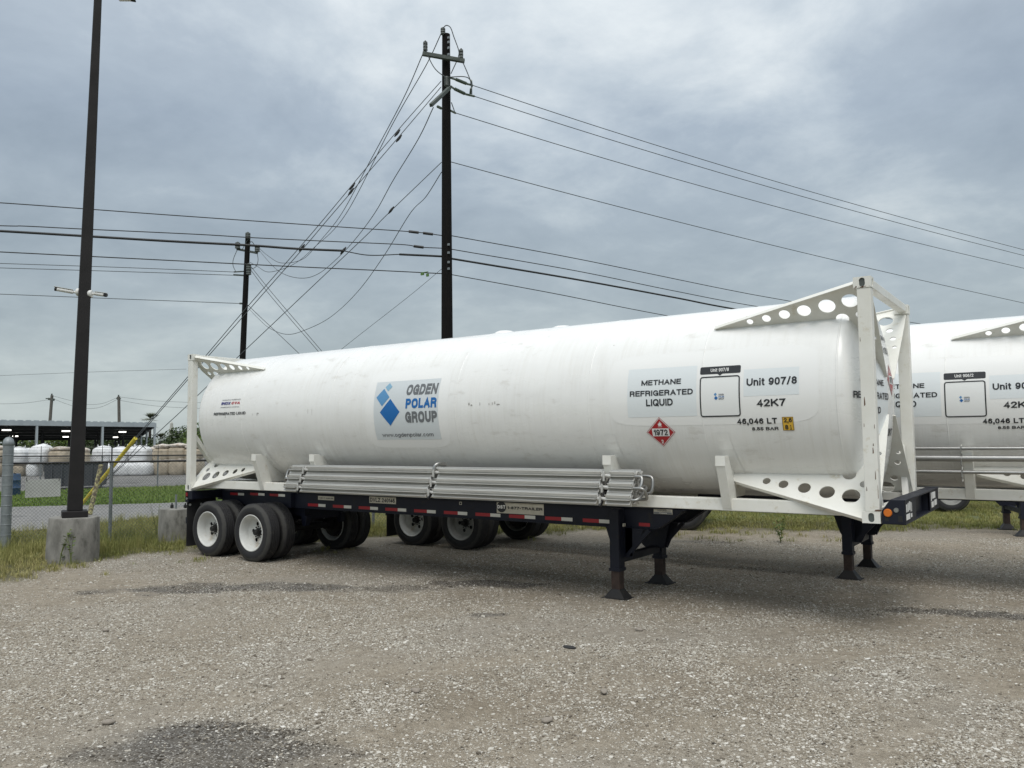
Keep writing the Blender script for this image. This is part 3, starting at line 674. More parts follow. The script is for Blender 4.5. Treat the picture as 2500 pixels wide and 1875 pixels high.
for k in range(10):
    t=2*math.pi*k/10; hb.lathe([(.001,YD-.018),(.010,YD-.018),(.012,YD-.0),(.012,YD+.01)],6,'y',(.098*math.cos(t),0,.098*math.sin(t)))
HUB=hb.mesh('hub',M['hub'],40)
dk=MB().lathe([(.001,YD+.06),(.25,YD+.06)],32,'y').mesh('brake_drum',M['hub'])
DRUM=MB().lathe([(.001,-.30),(.09,-.30),(.10,-.14),(.21,-.13),(.215,-.09),(.25,-.085),(.25,.02)],32,'y').mesh('brake_drum',M['hub'],40)
def make_chassis(label,detail=True,rims=('w','w')):
    root=empty('chassis_trailer',(0,0,0)); tag(root,label,'trailer','container chassis trailers')
    nv=M['navy']; Z=K
    for yc,sg in ((.70,1),(WD-.70,-1)):
        b=MB()
        lo,hi=Z-.27,Z-.014
        # web outline in x-z, gooseneck step at the front
        out=[(.02,lo+.06),(.9,lo+.10),(2.2,lo+.09),(2.32,lo),(9.22,lo-.005),(9.38,lo+.01),(9.72,Z-.03),(9.78,Z-.014),(.02,hi)]
        b.prism([(x,yc,z) for x,z in out],(0,0,0),(0,sg*.012,0))
        bm=b.build('main_beam',nv,root)
        f=MB()
        path=[(2.32,lo),(9.22,lo-.005),(9.38,lo+.01),(9.72,Z-.03)]
        for (x0,z0),(x1,z1) in zip(path[:-1],path[1:]): f.hexa([(x0,yc-.02*sg,z0-.012),(x1,yc-.02*sg,z1-.012),(x1,yc+.13*sg,z1-.012),(x0,yc+.13*sg,z0-.012),(x0,yc-.02*sg,z0),(x1,yc-.02*sg,z1),(x1,yc+.13*sg,z1),(x0,yc+.13*sg,z0)])
        f.build('beam_flange',nv,root)
        ya,yb=sorted((yc,yc+sg*.10))
        MB().box(9.55,12.2,ya,yb,Z+.0,Z+.125).build('gooseneck_beam',nv,root)
        MB().box(.0,9.5,min(yc-.02*sg,yc+.11*sg),max(yc-.02*sg,yc+.11*sg),Z-.0135,Z-.004).build('beam_flange',nv,root)
    for x in np.arange(.4,9.4,.9):
        MB().box(x,x+.08,.7125,WD-.7125,Z-.17,Z-.05).build('crossmember',nv,root)
    # bolsters
    MB().box(.03,.22,.0,WD,Z-.16,Z-.008).build('rear_bolster',nv,root,bevel=.006)
    MB().box(.0,.03,.02,WD-.02,Z-.62,Z-.50).build('bumper_bar',nv,root)
    for y in (.55,WD-.63): MB().box(.0,.06,y,y+.08,Z-.50,Z-.16).build('bumper_strut',nv,root)
    # front bolster: a hollow, open-fronted beam
    B=[(12.205,Z+.0),(12.205,Z+.13),(12.285,Z+.245),(12.42,Z+.245),(12.42,Z+.01)]
    fb=MB()
    for y0,y1 in ((-.005,.012),(.70,.715),(1.72,1.735),(WD-.012,WD+.005)): fb.prism([(x,y0,z) for x,z in B],(0,0,0),(0,y1-y0,0))
    fb.box(12.207,12.214,.012,WD-.012,Z+.0,Z+.13)
    fb.hexa([(12.285,.0,Z+.235),(12.43,.0,Z+.235),(12.43,WD,Z+.235),(12.285,WD,Z+.235),(12.285,.0,Z+.25),(12.43,.0,Z+.25),(12.43,WD,Z+.25),(12.285,WD,Z+.25)])
    fb.box(12.207,12.43,.0,WD,Z-.002,Z+.012)
    fb.box(12.40,12.425,.012,.70,Z+.012,Z+.235); fb.box(12.40,12.425,1.72,WD-.012,Z+.012,Z+.235); fb.box(12.33,12.335,.715,1.72,Z+.012,Z+.235)
    bo=fb.build('front_bolster',nv,root,bevel=.004)
    MB().lathe([(.001,-.012),(.036,-.012),(.042,-.004),(.042,.0)],24,'y',(12.265,-.005,Z+.115)).build('amber_reflector',M['amber'],bo,smooth=40)
    MB().lathe([(.001,-.01),(.022,-.01),(.026,.0)],16,'y',(12.345,-.005,Z+.145)).build('marker_light',M['steelpipe'],bo,smooth=40)
    MB().box(12.325,12.36,-.008,-.004,Z+.135,Z+.155).build('marker_light',M['steelpipe'],bo)
    for x,z,w_,h_ in ((12.235,.03,.035,.04),(12.36,.03,.04,.06)): MB().box(x,x+w_,-.0065,-.0055,Z+z,Z+z+h_).build('drain_hole',M['hub'],bo)
    for y0,y1,z0,z1 in ((.05,.28,.04,.10),(.06,.14,.12,.20),(.16,.22,.12,.21),(.24,.30,.13,.22),(.32,.42,.05,.09),(.32,.37,.11,.21),(.39,.41,.11,.2),(1.78,1.85,.12,.22),(1.88,2.15,.14,.22),(1.80,2.0,.04,.11),(2.03,2.25,.05,.12)):
        decal(rect2d(y0,y1,Z+z0,Z+z1,1,1),flat_x(12.425),.003,'data_label',M['pwhite'],bo)
    # bogie
    for xw in (.735,1.985):
        MB().tube([(xw,.30,.51),(xw,WD-.30,.51)],.065,14).build('axle',M['blacksteel'],root,smooth=40)
        for side in (0,1):
            for dual in (0,1):
                yy=.12+.33*dual
                y=yy if side==0 else WD-yy
                mat=rims[0] if xw<1 else rims[1]
                wo_=link('wheel',RIMW if mat=='w' else RIMG,root,(xw,y,.507)); wo_.rotation_euler=(0,(.15 if xw<1 else -.35)+rnd.uniform(-.1,.1),R(180) if side else 0)
                if dual: wo_.rotation_euler[2]+=R(180)
                link('tyre',TYRE,wo_)
                if not dual: link('hub',HUB,wo_)
                link('brake_drum',DRUM if dual else dk,wo_)
    for y in (.80,WD-.80):
        MB().box(.2,2.5,y-.05,y+.05,Z-.42,Z-.285).build('bogie_frame',nv,root)
        for xw in (.735,1.985):
            MB().tube(catmull([(xw-.45,y,Z-.50),(xw,y,Z-.60),(xw+.45,y,Z-.50)],5),.035,6).build('leaf_spring',M['blacksteel'],root)
        for x in (.2,1.3,2.4): MB().prism([(x,y,Z-.42),(x+.16,y,Z-.42),(x+.12,y,Z-.60),(x+.04,y,Z-.60)],(0,-.05,0),(0,.05,0)).build('spring_hanger',nv,root)
    for s_,(ya,yb) in enumerate(((.02,.62),(WD-.62,WD-.02))):
        mf=MB().box(.03,.042,ya,yb,.145,Z-.17).build('mudflap',M['rubber'],root)
        for y in (ya+.06,ya+.30): MB().lathe([(.001,.054),(.020,.052),(.024,.042)],14,'x',(0,y,Z-.27)).build('reflector',M['wht'],mf)
    for ya in (.0,WD-.16):
        tl=MB().box(.0,.10,ya,ya+.16,Z-.215,Z-.01).build('light_box',nv,root,bevel=.006)
        if ya==0:
            MB().box(.025,.085,-.006,.0,Z-.105,Z-.035).build('tail_light',M['redl'],tl); MB().lathe([(.001,-.008),(.022,-.007),(.024,.0)],14,'y',(.055,0,Z-.15)).build('reflector',M['steelpipe'],tl)
    # landing gear
    for y in (.56,1.88):
        s=1 if y<1.2 else -1
        lg=MB().box(8.78,8.92,y-.08,y+.08,Z-.80,Z-.02).build('landing_leg',nv,root,bevel=.008)
        MB().box(8.79,8.91,y-.068,y+.068,.10,Z-.80).build('leg_tube',M['brownleg'],lg,bevel=.006)
        MB().hexa([(8.70,y-.12,.012),(9.00,y-.12,.012),(9.00,y+.12,.012),(8.70,y+.12,.012),(8.79,y-.07,.13),(8.91,y-.07,.13),(8.91,y+.07,.13),(8.79,y+.07,.13)]).build('leg_foot',M['blacksteel'],lg,bevel=.006)
        MB().box(8.665,9.035,y-.14,y+.14,.0,.012).build('foot_plate',M['blacksteel'],lg)
        MB().box(8.77,8.93,y-.088,y+.088,Z-.83,Z-.79).build('leg_collar',nv,lg)
        yb=y+s*.085; yc=y+s*.14
        MB().prism([(8.64,yb,Z-.28),(9.20,yb,Z-.28),(9.02,yb,Z-.66),(8.80,yb,Z-.66),(8.72,yb,Z-.52)],(0,0,0),(0,s*.012,0)).build('leg_bracket',nv,root)
        MB().bar((8.95,yb+s*.02,Z-.64),(9.27,yb+s*.02,Z-.29),.05,.05,up=(0,1,0)).build('diagonal_brace',nv,root)
        MB().box(8.93,9.03,min(yb,yc)+.0,max(yb,yc)+.0,Z-.64,Z-.28).build('gear_box',nv,root)
        MB().box(8.952,8.966,y-.03,y+.03,Z-.25,Z-.21).build('bracket_bolt',M['plate'],root)
        # plate hanging between beam and leg
        ya_,yb_=sorted((y+s*.16,y+s*.175)); 
    MB().box(8.80,8.90,.64,1.80,Z-.73,Z-.635).build('leg_crossbar',nv,root)
    MB().prism([(8.60,1.70,Z-.56),(8.70,1.70,Z-.66),(9.00,1.70,Z-.66),(9.10,1.70,Z-.28),(8.55,1.70,Z-.28)],(0,0,0),(0,.012,0)).build('rear_plate',nv,root)
    # reflective tape
    lo=Z-.235
    for x,w1 in ((2.24,.2),):
        pass
    prs=[(2.43,2.64,2.86)]
    tp=[(3.096-.455,.27,.185)]
    xs=[(2.641,3.096),(3.282,3.734),(3.91,4.358),(4.525,4.986),(5.154,5.607),(5.773,6.234),(6.391,6.856),(7.012,7.472),(7.639,8.091),(8.255,8.68)]
    for a,b in xs:
        m_=a+(b-a)*.6
        decal(rect2d(a,m_,lo-.004,lo+.045,1,1),flat_y(.70),.003,'reflector_strip',M['red'],root,'red reflective strip')
        decal(rect2d(m_,b,lo-.004,lo+.045,1,1),flat_y(.70),.003,'reflector_strip',M['wht'],root,'white reflective strip')
    decal(rect2d(9.106,9.265,Z-.25,Z-.205,1,1),flat_y(.70),.003,'reflector_strip',M['red'],root,'red reflective strip')
    for a,z0 in ((.55,Z-.10),(1.15,Z-.085),(1.72,Z-.085)):
        decal(rect2d(a,a+.24,z0,z0+.045,1,1),flat_y(.60),.003,'reflector_strip',M['red'],root,'red reflective strip')
        decal(rect2d(a+.24,a+.42,z0,z0+.045,1,1),flat_y(.60),.003,'reflector_strip',M['wht'],root,'white reflective strip')
    MB().box(.3,2.3,.6005,.6993,Z-.275,Z-.0145).build('side_sill',nv,root)
    MB().box(.3,2.5,.86,WD-.86,Z-.50,Z-.18).build('suspension_frame',nv,root)
    for xw in (.35,1.55): MB().lathe([(.001,-.11),(.085,-.10),(.095,0),(.085,.10),(.001,.11)],16,'x',(xw,.66,Z-.50)).build('brake_chamber',M['blacksteel'],root,smooth=40)
    F=flat_y(.70)
    if detail:
        P=decal(rect2d(2.906,3.312,Z-.118,Z-.052,1,1),F,.003,'tare_label',M['plate'],root,'small cream label TARE WT.')
        decal(fit(text2d('TARE WT. 6,800 LBS',.01),2.93,3.29,Z-.102,Z-.070),F,.006,'lettering',M['black'],P)
        P=decal(rect2d(4.159,4.763,Z-.127,Z-.018,1,1),F,.003,'number_label',M['plate'],root,'cream number label DVLZ 240145')
        decal(fit(text2d('DVLZ 240145',.012),4.18,4.74,Z-.112,Z-.034),F,.006,'lettering',M['black'],P)
        P=decal(rect2d(6.791,7.619,Z-.178,Z-.018,1,1),F,.004,'hire_label',M['plate'],root,'cream label with black disc, 1-877-TRAILER')
        decal(poly2d([(6.88+.085*math.cos(t),Z-.088+.078*math.sin(t)) for t in np.linspace(0,2*math.pi,29)[:-1]]),F,.007,'disc_mark',M['black'],P)
        decal(fit(text2d('DST',.03),6.808,6.952,Z-.112,Z-.060),F,.010,'lettering',M['pwhite'],P)
        decal(fit(text2d('1-877-TRAILER',.02),6.985,7.60,Z-.115,Z-.070),F,.007,'lettering',M['black'],P)
        P=decal(rect2d(9.323,9.584,Z-.080,Z-.016,1,1),F,.003,'maker_label',M['plate'],root,'small two-tone maker label')
        decal(rect2d(9.329,9.578,Z-.077,Z-.052,1,1),F,.006,'maker_panel',M['grey'],P)
        decal(fit(text2d('HYUNDAI',.01),9.38,9.56,Z-.044,Z-.024),F,.006,'lettering',M['grey'],P)
        decal(fit(text2d('Chassis',.01),9.40,9.51,Z-.073,Z-.057),F,.009,'lettering',M['wht'],P)
        decal(ring2d(6.08,6.13,Z-.085,Z-.04,.008,.008),F,.003,'hole_mark',M['plate'],root)
    return root
c1=make_container('white tank container reading Unit 907/8 on the nearest trailer, finned tubes along its side','907/8','fins')
c2=make_container('white tank container reading Unit 906/2 behind the nearest one, long pipes along its side','906/2','pipes')
c2.location=(2.2,3.1,K)
t1=make_chassis('nearest navy container chassis with red and white reflective strips under the Unit 907/8 tank')
t2=make_chassis('navy container chassis directly behind the nearest one, under the Unit 906/2 tank',rims=('w','g'))
t2.location=(2.2,3.1,0)
t3=copy_tree(t2); t3.location=(4.62,7.7,0); t3.rotation_euler=(0,0,R(17)); t3['label']='empty navy chassis parked askew at the grass edge, its tyres seen under the nearest trailer'
t4=copy_tree(t2); t4.location=(9.1,15.5,0); t4.rotation_euler=(0,0,R(17)); t4['label']='farthest chassis trailer, its dark tyres in the grass under the Unit 906/2 tank'
# ------------------------------------------------------------------ ground
def pip_poly(x,y,P):
    ins=np.zeros(x.shape,bool);n=len(P)
    for i in range(n):
        x1,y1=P[i];x2,y2=P[(i+1)%n]
        c=((y1>y)!=(y2>y))&(x<(x2-x1)*(y-y1)/(y2-y1+1e-12)+x1); ins^=c
    return ins
def seg_dist(x,y,P):
    d=np.full(x.shape,1e9)
    for (x1,y1),(x2,y2) in zip(P[:-1],P[1:]):
        L=(x2-x1)**2+(y2-y1)**2; t=np.clip(((x-x1)*(x2-x1)+(y-y1)*(y2-y1))/L,0,1)
        d=np.minimum(d,np.hypot(x-x1-t*(x2-x1),y-y1-t*(y2-y1)))
    return d
rs=np.random.RandomState(3)
_G=[rs.rand(64,64) for _ in range(6)]
def vnoise(x,y,s,k=0):
    x=x*s+100.3;y=y*s+57.7; xi=np.floor(x).astype(int);yi=np.floor(y).astype(int);fx=x-xi;fy=y-yi
    fx=fx*fx*(3-2*fx);fy=fy*fy*(3-2*fy);g=_G[k%6];a=g[xi%64,yi%64];b=g[(xi+1)%64,yi%64];c=g[xi%64,(yi+1)%64];d=g[(xi+1)%64,(yi+1)%64]
    return (a*(1-fx)+b*fx)*(1-fy)+(c*(1-fx)+d*fx)*fy
def fbm(x,y,s,k=0,o=4): return sum(vnoise(x,y,s*2**i,k+i)*.5**i for i in range(o))/sum(.5**i for i in range(o))
EDGE=[(-1.6,-14),(-.9,-8),(-.2,-3.1),(-.25,-1.1),(-.7,.45),(.4,2.4),(2.2,5.0),(4.2,7.0),(7.6,8.9),(11.5,11.6),(16,14.6),(24,19),(40,27)]
YARD=EDGE+[(40,-30),(-3,-30)]
def gravelness(x,y):        # 1 on bare gravel, 0 in the grass
    x=np.asarray(x,float);y=np.asarray(y,float)
    sd=seg_dist(x,y,EDGE)*np.where(pip_poly(x,y,YARD),1,-1)
    return np.clip(.5+(sd+(fbm(x,y,.9,1)-.5)*2.2)/.9,0,1),sd
def ell(x,y,cx,cy,a,b,rot,soft=.35,k=0):
    c,s=math.cos(R(rot)),math.sin(R(rot)); u=((x-cx)*c+(y-cy)*s)/a; v=(-(x-cx)*s+(y-cy)*c)/b
    d=np.sqrt(u*u+v*v)+(fbm(x,y,1.6,k)-.5)*1.5+(fbm(x,y,9,k,2)-.5)*.5
    return np.clip((1-d)/soft,0,1)
# dark patches of asphalt millings, surveyed on the photograph
DARK=[(9.05,-5.55,.88,.50,33),(3.5,-1.95,1.45,.42,44),(4.6,-1.2,.9,.3,38),(5.6,-.75,1.0,.35,38),(8.07,-1.18,.26,.12,35),(14.9,6.3,1.2,.3,20),(6.6,.4,1.3,.3,25),(17,7.2,2,.5,20),(13.0,1.9,1.5,.25,15),(7.6,6.6,1.3,.4,20)]
def darkness(x,y):
    d=np.zeros(x.shape)
    for i,e in enumerate(DARK): d=np.maximum(d,ell(x,y,*e,k=i)*(.45 if i%2 and i!=1 else .72)*np.clip(.35+1.3*fbm(x,y,5.,2,3),0,1))
    return d
TRACKS=[[(13.35,.87),(11.52,-1.4),(10.43,-3.26),(9.87,-4.62),(9.73,-5.44)],[(13.44,-1.28),(12.16,-2.48),(11.13,-3.88),(10.83,-4.71)],[(7.64,-6.37),(7.88,-5.93),(8.03,-5.31),(8.61,-3.76),(9.79,-2.18)],[(7.35,-.2),(9.05,.08),(10.52,1.95),(13.27,2.74)],[(8.48,-1.35),(10.54,-.94),(12.21,.79),(13.3,1.96)],[(12.67,-3.49),(12.86,-2.35),(13.42,-.63)]]
TW=[.45,.4,.4,.8,.5,.35]
def sandiness(x,y):
    a=fbm(x*.8+y*.3,y*1.2,.55,2,5); b=fbm(x,y,1.7,4,3)
    s0=np.clip((a*.7+b*.3-.49)*5.5,0,1)
    wob=(fbm(x,y,1.3,3)-.5)*.5
    for k,P in enumerate(TRACKS): s0=np.maximum(s0,np.clip(1.15-(seg_dist(x,y,P)+wob)/TW[k],0,1)*(.35+.9*np.clip(fbm(x,y,.9,k)*1.6-.3,0,1)))
    return np.clip(s0,0,1)
def ground_material():
    m=bsdf('yard_gravel',(.3,.3,.3),.95,spec=.25); t=m.node_tree; b=t.nodes['Principled BSDF']
    tc=N(t,'ShaderNodeTexCoord'); P=tc.outputs['Object']
    A=lambda n: N(t,'ShaderNodeAttribute',attribute_name=n).outputs['Fac']
    def vor(sc,feat='F1'):
        v=N(t,'ShaderNodeTexVoronoi',i_Scale=sc,feature=feat); t.links.new(P,v.inputs['Vector']); return v
    v1=vor(88); v2=vor(40); v3=vor(160)
    s1=N(t,'ShaderNodeSeparateColor'); t.links.new(v1.outputs['Color'],s1.inputs[0]); s2=N(t,'ShaderNodeSeparateColor'); t.links.new(v2.outputs['Color'],s2.inputs[0]); s3=N(t,'ShaderNodeSeparateColor'); t.links.new(v3.outputs['Color'],s3.inputs[0])
    nz=N(t,'ShaderNodeTexNoise',i_Scale=1.3,i_Detail=7,i_Roughness=.65); t.links.new(P,nz.inputs['Vector'])
    nb=N(t,'ShaderNodeTexNoise',i_Scale=9,i_Detail=6,i_Roughness=.7); t.links.new(P,nb.inputs['Vector'])
    nc=N(t,'ShaderNodeTexNoise',i_Scale=.33,i_Detail=4,i_Roughness=.6); t.links.new(P,nc.inputs['Vector'])
    stone=ramp(t,s1.outputs[0],[(0,(.10,.087,.07)),(.25,(.21,.187,.152)),(.6,(.35,.32,.27)),(.85,(.49,.457,.40)),(1,(.70,.67,.61))])
    stone2=ramp(t,s2.outputs[0],[(0,(.13,.108,.083)),(.5,(.31,.273,.218)),(1,(.58,.54,.46))])
    st=mixc(t,ramp(t,s3.outputs[1],[(.45,0.),(.55,1.)]),stone,stone2)
    gap=ramp(t,v1.outputs['Distance'],[(.0,1.),(.55,.95),(.85,.42)])
    st=mixc(t,1.,st,gap,'MULTIPLY')
    dirt=ramp(t,nb.outputs[0],[(.3,(.215,.187,.15)),(.5,(.315,.28,.23)),(.7,(.405,.367,.31))])
    base=mixc(t,math_n(t,'MULTIPLY',A('sand'),.78),st,dirt)
    base=mixc(t,ramp(t,nz.outputs[0],[(.38,.1),(.60,.62)]),base,dirt)
    tint=ramp(t,nc.outputs[0],[(.35,(.80,.76,.70)),(.5,(1,.97,.92)),(.65,(1.0,1.0,1.0))])
    base=mixc(t,1.,base,tint,'MULTIPLY')
    mill=ramp(t,s1.outputs[1],[(0,(.02,.02,.021)),(.7,(.07,.068,.066)),(.86,(.20,.195,.185)),(1,(.5,.49,.47))])
    base=mixc(t,A('dark'),base,mill)
    soil=ramp(t,nb.outputs[0],[(.3,(.065,.065,.03)),(.55,(.115,.11,.05)),(.75,(.17,.155,.09))])
    base=mixc(t,A('grass'),base,soil)
    t.links.new(base,b.inputs['Base Color'])
    h=math_n(t,'ADD',math_n(t,'MULTIPLY',math_n(t,'SUBTRACT',1.,v1.outputs['Distance']),1.),math_n(t,'MULTIPLY',math_n(t,'SUBTRACT',1.,v2.outputs['Distance']),1.2))
    h=math_n(t,'ADD',h,math_n(t,'MULTIPLY',nb.outputs[0],1.2))
    bp=N(t,'ShaderNodeBump',i_Strength=.75,i_Distance=.018); t.links.new(h,bp.inputs['Height']); t.links.new(bp.outputs[0],b.inputs['Normal'])
    return m
def sheet(name,xs,ys,zf,mat,attrs=None,keep=None):
    X,Y=np.meshgrid(xs,ys); Z=zf(X,Y); nx,ny=len(xs),len(ys)
    V=np.stack([X.ravel(),Y.ravel(),Z.ravel()],-1); idx=np.arange(nx*ny).reshape(ny,nx)
    F=np.stack([idx[:-1,:-1].ravel(),idx[:-1,1:].ravel(),idx[1:,1:].ravel(),idx[1:,:-1].ravel()],-1)
    if keep is not None:
        kk=keep(X,Y).ravel(); F=F[kk[F].any(1)]
    me=bpy.data.meshes.new(name); me.vertices.add(len(V)); me.vertices.foreach_set('co',V.ravel())
    me.loops.add(F.size); me.loops.foreach_set('vertex_index',F.ravel()); me.polygons.add(len(F)); me.polygons.foreach_set('loop_start',np.arange(0,F.size,4)); me.update(calc_edges=True); me.shade_smooth()
    for k,fn in (attrs or {}).items():
        a=me.attributes.new(k,'FLOAT','POINT'); a.data.foreach_set('value',fn(X,Y).ravel().astype(np.float32))
    me.materials.append(mat); o=link(name,me); o['kind']='structure'; return o
def relief(x,y):
    x=np.asarray(x,float);y=np.asarray(y,float); wob=(fbm(x,y,1.3,3)-.5)*.25; r0=(fbm(x,y,.35,3)-.5)*.045+(fbm(x,y,2.2,5)-.5)*.016
    for k,P in enumerate(TRACKS): 
        dd=np.abs(seg_dist(x,y,P)+wob); r0=r0-.016*np.exp(-(dd/.16)**2)+.010*np.exp(-((dd-.30)/.12)**2)
    return r0
def yard_z(x,y):
    d=1e9*np.ones(x.shape)
    return relief(x,y)*.7
GM=ground_material()
yard=sheet('gravel_yard',np.arange(-9,28,.13),np.arange(-9.5,22,.13),lambda x,y:yard_z(x,y)+.004,GM,
      dict(dark=darkness,sand=sandiness,grass=lambda x,y:1-gravelness(x,y)[0]),keep=lambda x,y:gravelness(x,y)[1]>-1.5)
# the wide ground below it all
gm=noisy('verge_soil',(.060,.075,.025),(.10,.11,.04),1.5,(.9,.95),bump=.6,bscale=20,c3=(.13,.12,.06),s3=.8)
def gz(x,y): return -.03+0*x
g=MB(); 
xs=[-9000,-900,-200,-60,60,200,900,9000]
v=[(x,y,-.03) for y in xs for x in xs]; n=len(xs)
g.add(v,[(j*n+i,j*n+i+1,(j+1)*n+i+1,(j+1)*n+i) for j in range(n-1) for i in range(n-1)])
gr=g.build('ground',gm); gr['kind']='structure'
def strip(name,P,z,mat):
    g=MB(); g.add([(x,y,z) for x,y in P],[tuple(range(len(P)))]); o=g.build(name,mat); o['kind']='structure'; return o
asph=noisy('old_asphalt',(.17,.168,.165),(.235,.23,.22),2.5,(.85,.95),bump=.5,bscale=60,c3=(.12,.12,.118),s3=.6)
ROAD=[(-4.6,-14),(-6.3,-6),(-7.1,.1),(-7.75,4.6),(-5.6,10.5),(0,20),(12,38),(4,42),(-8,25),(-11.4,9.5),(-12.6,7.2),(-16.4,3.0),(-20,-4),(-24,-14)]
road=strip('road',ROAD,-.008,asph)
lawnm=noisy('mown_lawn',(.08,.14,.022),(.12,.18,.035),.8,(.9,.95),bump=.6,bscale=15,c3=(.11,.13,.04),s3=1.2)
LAWN=[(-20,-4),(-16.4,3.0),(-12.6,7.2),(-11.4,9.5),(-8,25),(-14,26),(-21.6,14.1),(-24.3,7.4),(-32,-8)]
lawn=strip('lawn',LAWN,-.012,lawnm)
yardg=noisy('storage_gravel',(.20,.195,.185),(.13,.127,.122),.35,(.9,.95),stretch=(1,1,1),c3=(.085,.083,.08),s3=.3)
strip('storage_yard',[(-32,-8),(-24.3,7.4),(-21.6,14.1),(-14,26),(-30,75),(-130,75),(-130,-8)],-.016,yardg)
# ------------------------------------------------------------------ scattered stones and grass
def gn_scatter(name,pts,scale,rot,tint,meshes,mat,kind='stuff',**tags):
    me=bpy.data.meshes.new(name); n=len(pts); me.vertices.add(n); me.vertices.foreach_set('co',np.asarray(pts,np.float32).ravel())
    for k,dt,a in (('sc','FLOAT_VECTOR',scale),('rt','FLOAT_VECTOR',rot)):
        at_=me.attributes.new(k,dt,'POINT'); at_.data.foreach_set('vector',np.asarray(a,np.float32).ravel())
    at_=me.attributes.new('tint','FLOAT','POINT'); at_.data.foreach_set('value',np.asarray(tint,np.float32))
    o=link(name,me); me.materials.append(mat)
    ng=bpy.data.node_groups.new(name,'GeometryNodeTree'); ng.interface.new_socket('Geometry',in_out='INPUT',socket_type='NodeSocketGeometry'); ng.interface.new_socket('Geometry',in_out='OUTPUT',socket_type='NodeSocketGeometry')
    gi=ng.nodes.new('NodeGroupInput'); go=ng.nodes.new('NodeGroupOutput'); ip=ng.nodes.new('GeometryNodeInstanceOnPoints'); j=ng.nodes.new('GeometryNodeGeometryToInstance')
    for mo in meshes:
        oi=ng.nodes.new('GeometryNodeObjectInfo'); oi.inputs['Object'].default_value=mo; oi.inputs['As Instance'].default_value=True; ng.links.new(oi.outputs['Geometry'],j.inputs[0])
    ip.inputs['Pick Instance'].default_value=True
    ng.links.new(gi.outputs[0],ip.inputs['Points']); ng.links.new(j.outputs[0],ip.inputs['Instance'])
    rv=ng.nodes.new('FunctionNodeRandomValue'); rv.data_type='INT'; rv.inputs[4].default_value=0; rv.inputs[5].default_value=len(meshes)-1; ng.links.new(rv.outputs[2],ip.inputs['Instance Index'])
    for k,sock in (('sc','Scale'),('rt','Rotation')):
        na=ng.nodes.new('GeometryNodeInputNamedAttribute'); na.data_type='FLOAT_VECTOR'; na.inputs[0].default_value=k; ng.links.new(na.outputs[0],ip.inputs[sock])
    ng.links.new(ip.outputs[0],go.inputs[0])
    mo_=o.modifiers.new('scatter','NODES'); mo_.node_group=ng
    o['kind']=kind
    for k,v_ in tags.items(): o[k]=v_
    return o
def hidden_proto(name,me):
    o=bpy.data.objects.new(name,me)      # referenced by the scatter only, never linked to the scene
    return o
def tint_mat(name,stops,rough=.9,island=False):
    m=bsdf(name,stops[0][1],rough,spec=.3); t=m.node_tree; b=t.nodes['Principled BSDF']
    a=N(t,'ShaderNodeAttribute',attribute_name='tint'); a.attribute_type='INSTANCER'
    t.links.new(ramp(t,a.outputs['Fac'],stops),b.inputs['Base Color']); return m
SM=tint_mat('gravel_stone',[(0,(.04,.036,.03)),(.12,(.11,.092,.072)),(.35,(.25,.218,.172)),(.65,(.40,.372,.32)),(.88,(.55,.525,.47)),(1,(.70,.68,.635))])
protos=[]
for k in range(4):
    bm=bmesh.new(); bmesh.ops.create_icosphere(bm,subdivisions=1,radius=1)
    for v_ in bm.verts: v_.co*= .75+.45*rnd.random()
    me=bpy.data.meshes.new('stone'); bm.to_mesh(me); bm.free(); me.materials.append(SM); protos.append(hidden_proto('stone',me))
def visible_ground(n,dmin,dmax,power=1.0,margin=1.15):
    # uniform in bearing, chosen law in depth: points on the ground around the view, with a margin on both sides
    d=dmin+(dmax-dmin)*rs.rand(n)**power
    s=(rs.rand(n)*2-1)*1250/FPX*margin*d
    # horizontal basis
    f2=np.array([math.sin(YAW),math.cos(YAW)]); r2=np.array([math.cos(YAW),-math.sin(YAW)])
    return CAMP[0]+f2[0]*d+r2[0]*s, CAMP[1]+f2[1]*d+r2[1]*s, d
x,y,d=visible_ground(620000,3.9,16.5,1.15)
gv,sd=gravelness(x,y); sa=sandiness(x,y); dk_=darkness(x,y); cl_=np.clip((fbm(x,y,2.4,0,3)-.30)*2.6,0,1)
pk=rs.rand(len(x))<gv*(1-.74*sa)*(1-.35*dk_)*(.30+.70*cl_)
x,y,d,dk_=x[pk],y[pk],d[pk],dk_[pk]
r_=np.clip(np.exp(rs.randn(len(x))*.42+math.log(.0058)),.0028,.026); big=rs.rand(len(x))<.0025; r_[big]*=1.6
r_*=.92
z_=relief(x,y)*.7+.004
print('stones',len(x))
tn=np.clip(rs.beta(2.2,1.7,len(x)),0,1); tn=np.where((dk_>.4)&(rs.rand(len(x))<.6),tn*.12,tn)
gn_scatter('gravel',np.stack([x,y,z_+r_*.08],-1),np.stack([r_*(1+.6*rs.rand(len(x))),r_*(.8+.5*rs.rand(len(x))),r_*(.45+.3*rs.rand(len(x)))],-1),
   np.stack([(rs.rand(len(x))-.5)*.5,(rs.rand(len(x))-.5)*.5,rs.rand(len(x))*6.28],-1),tn,protos,SM,label='loose pale crushed stone over the yard',category='gravel')
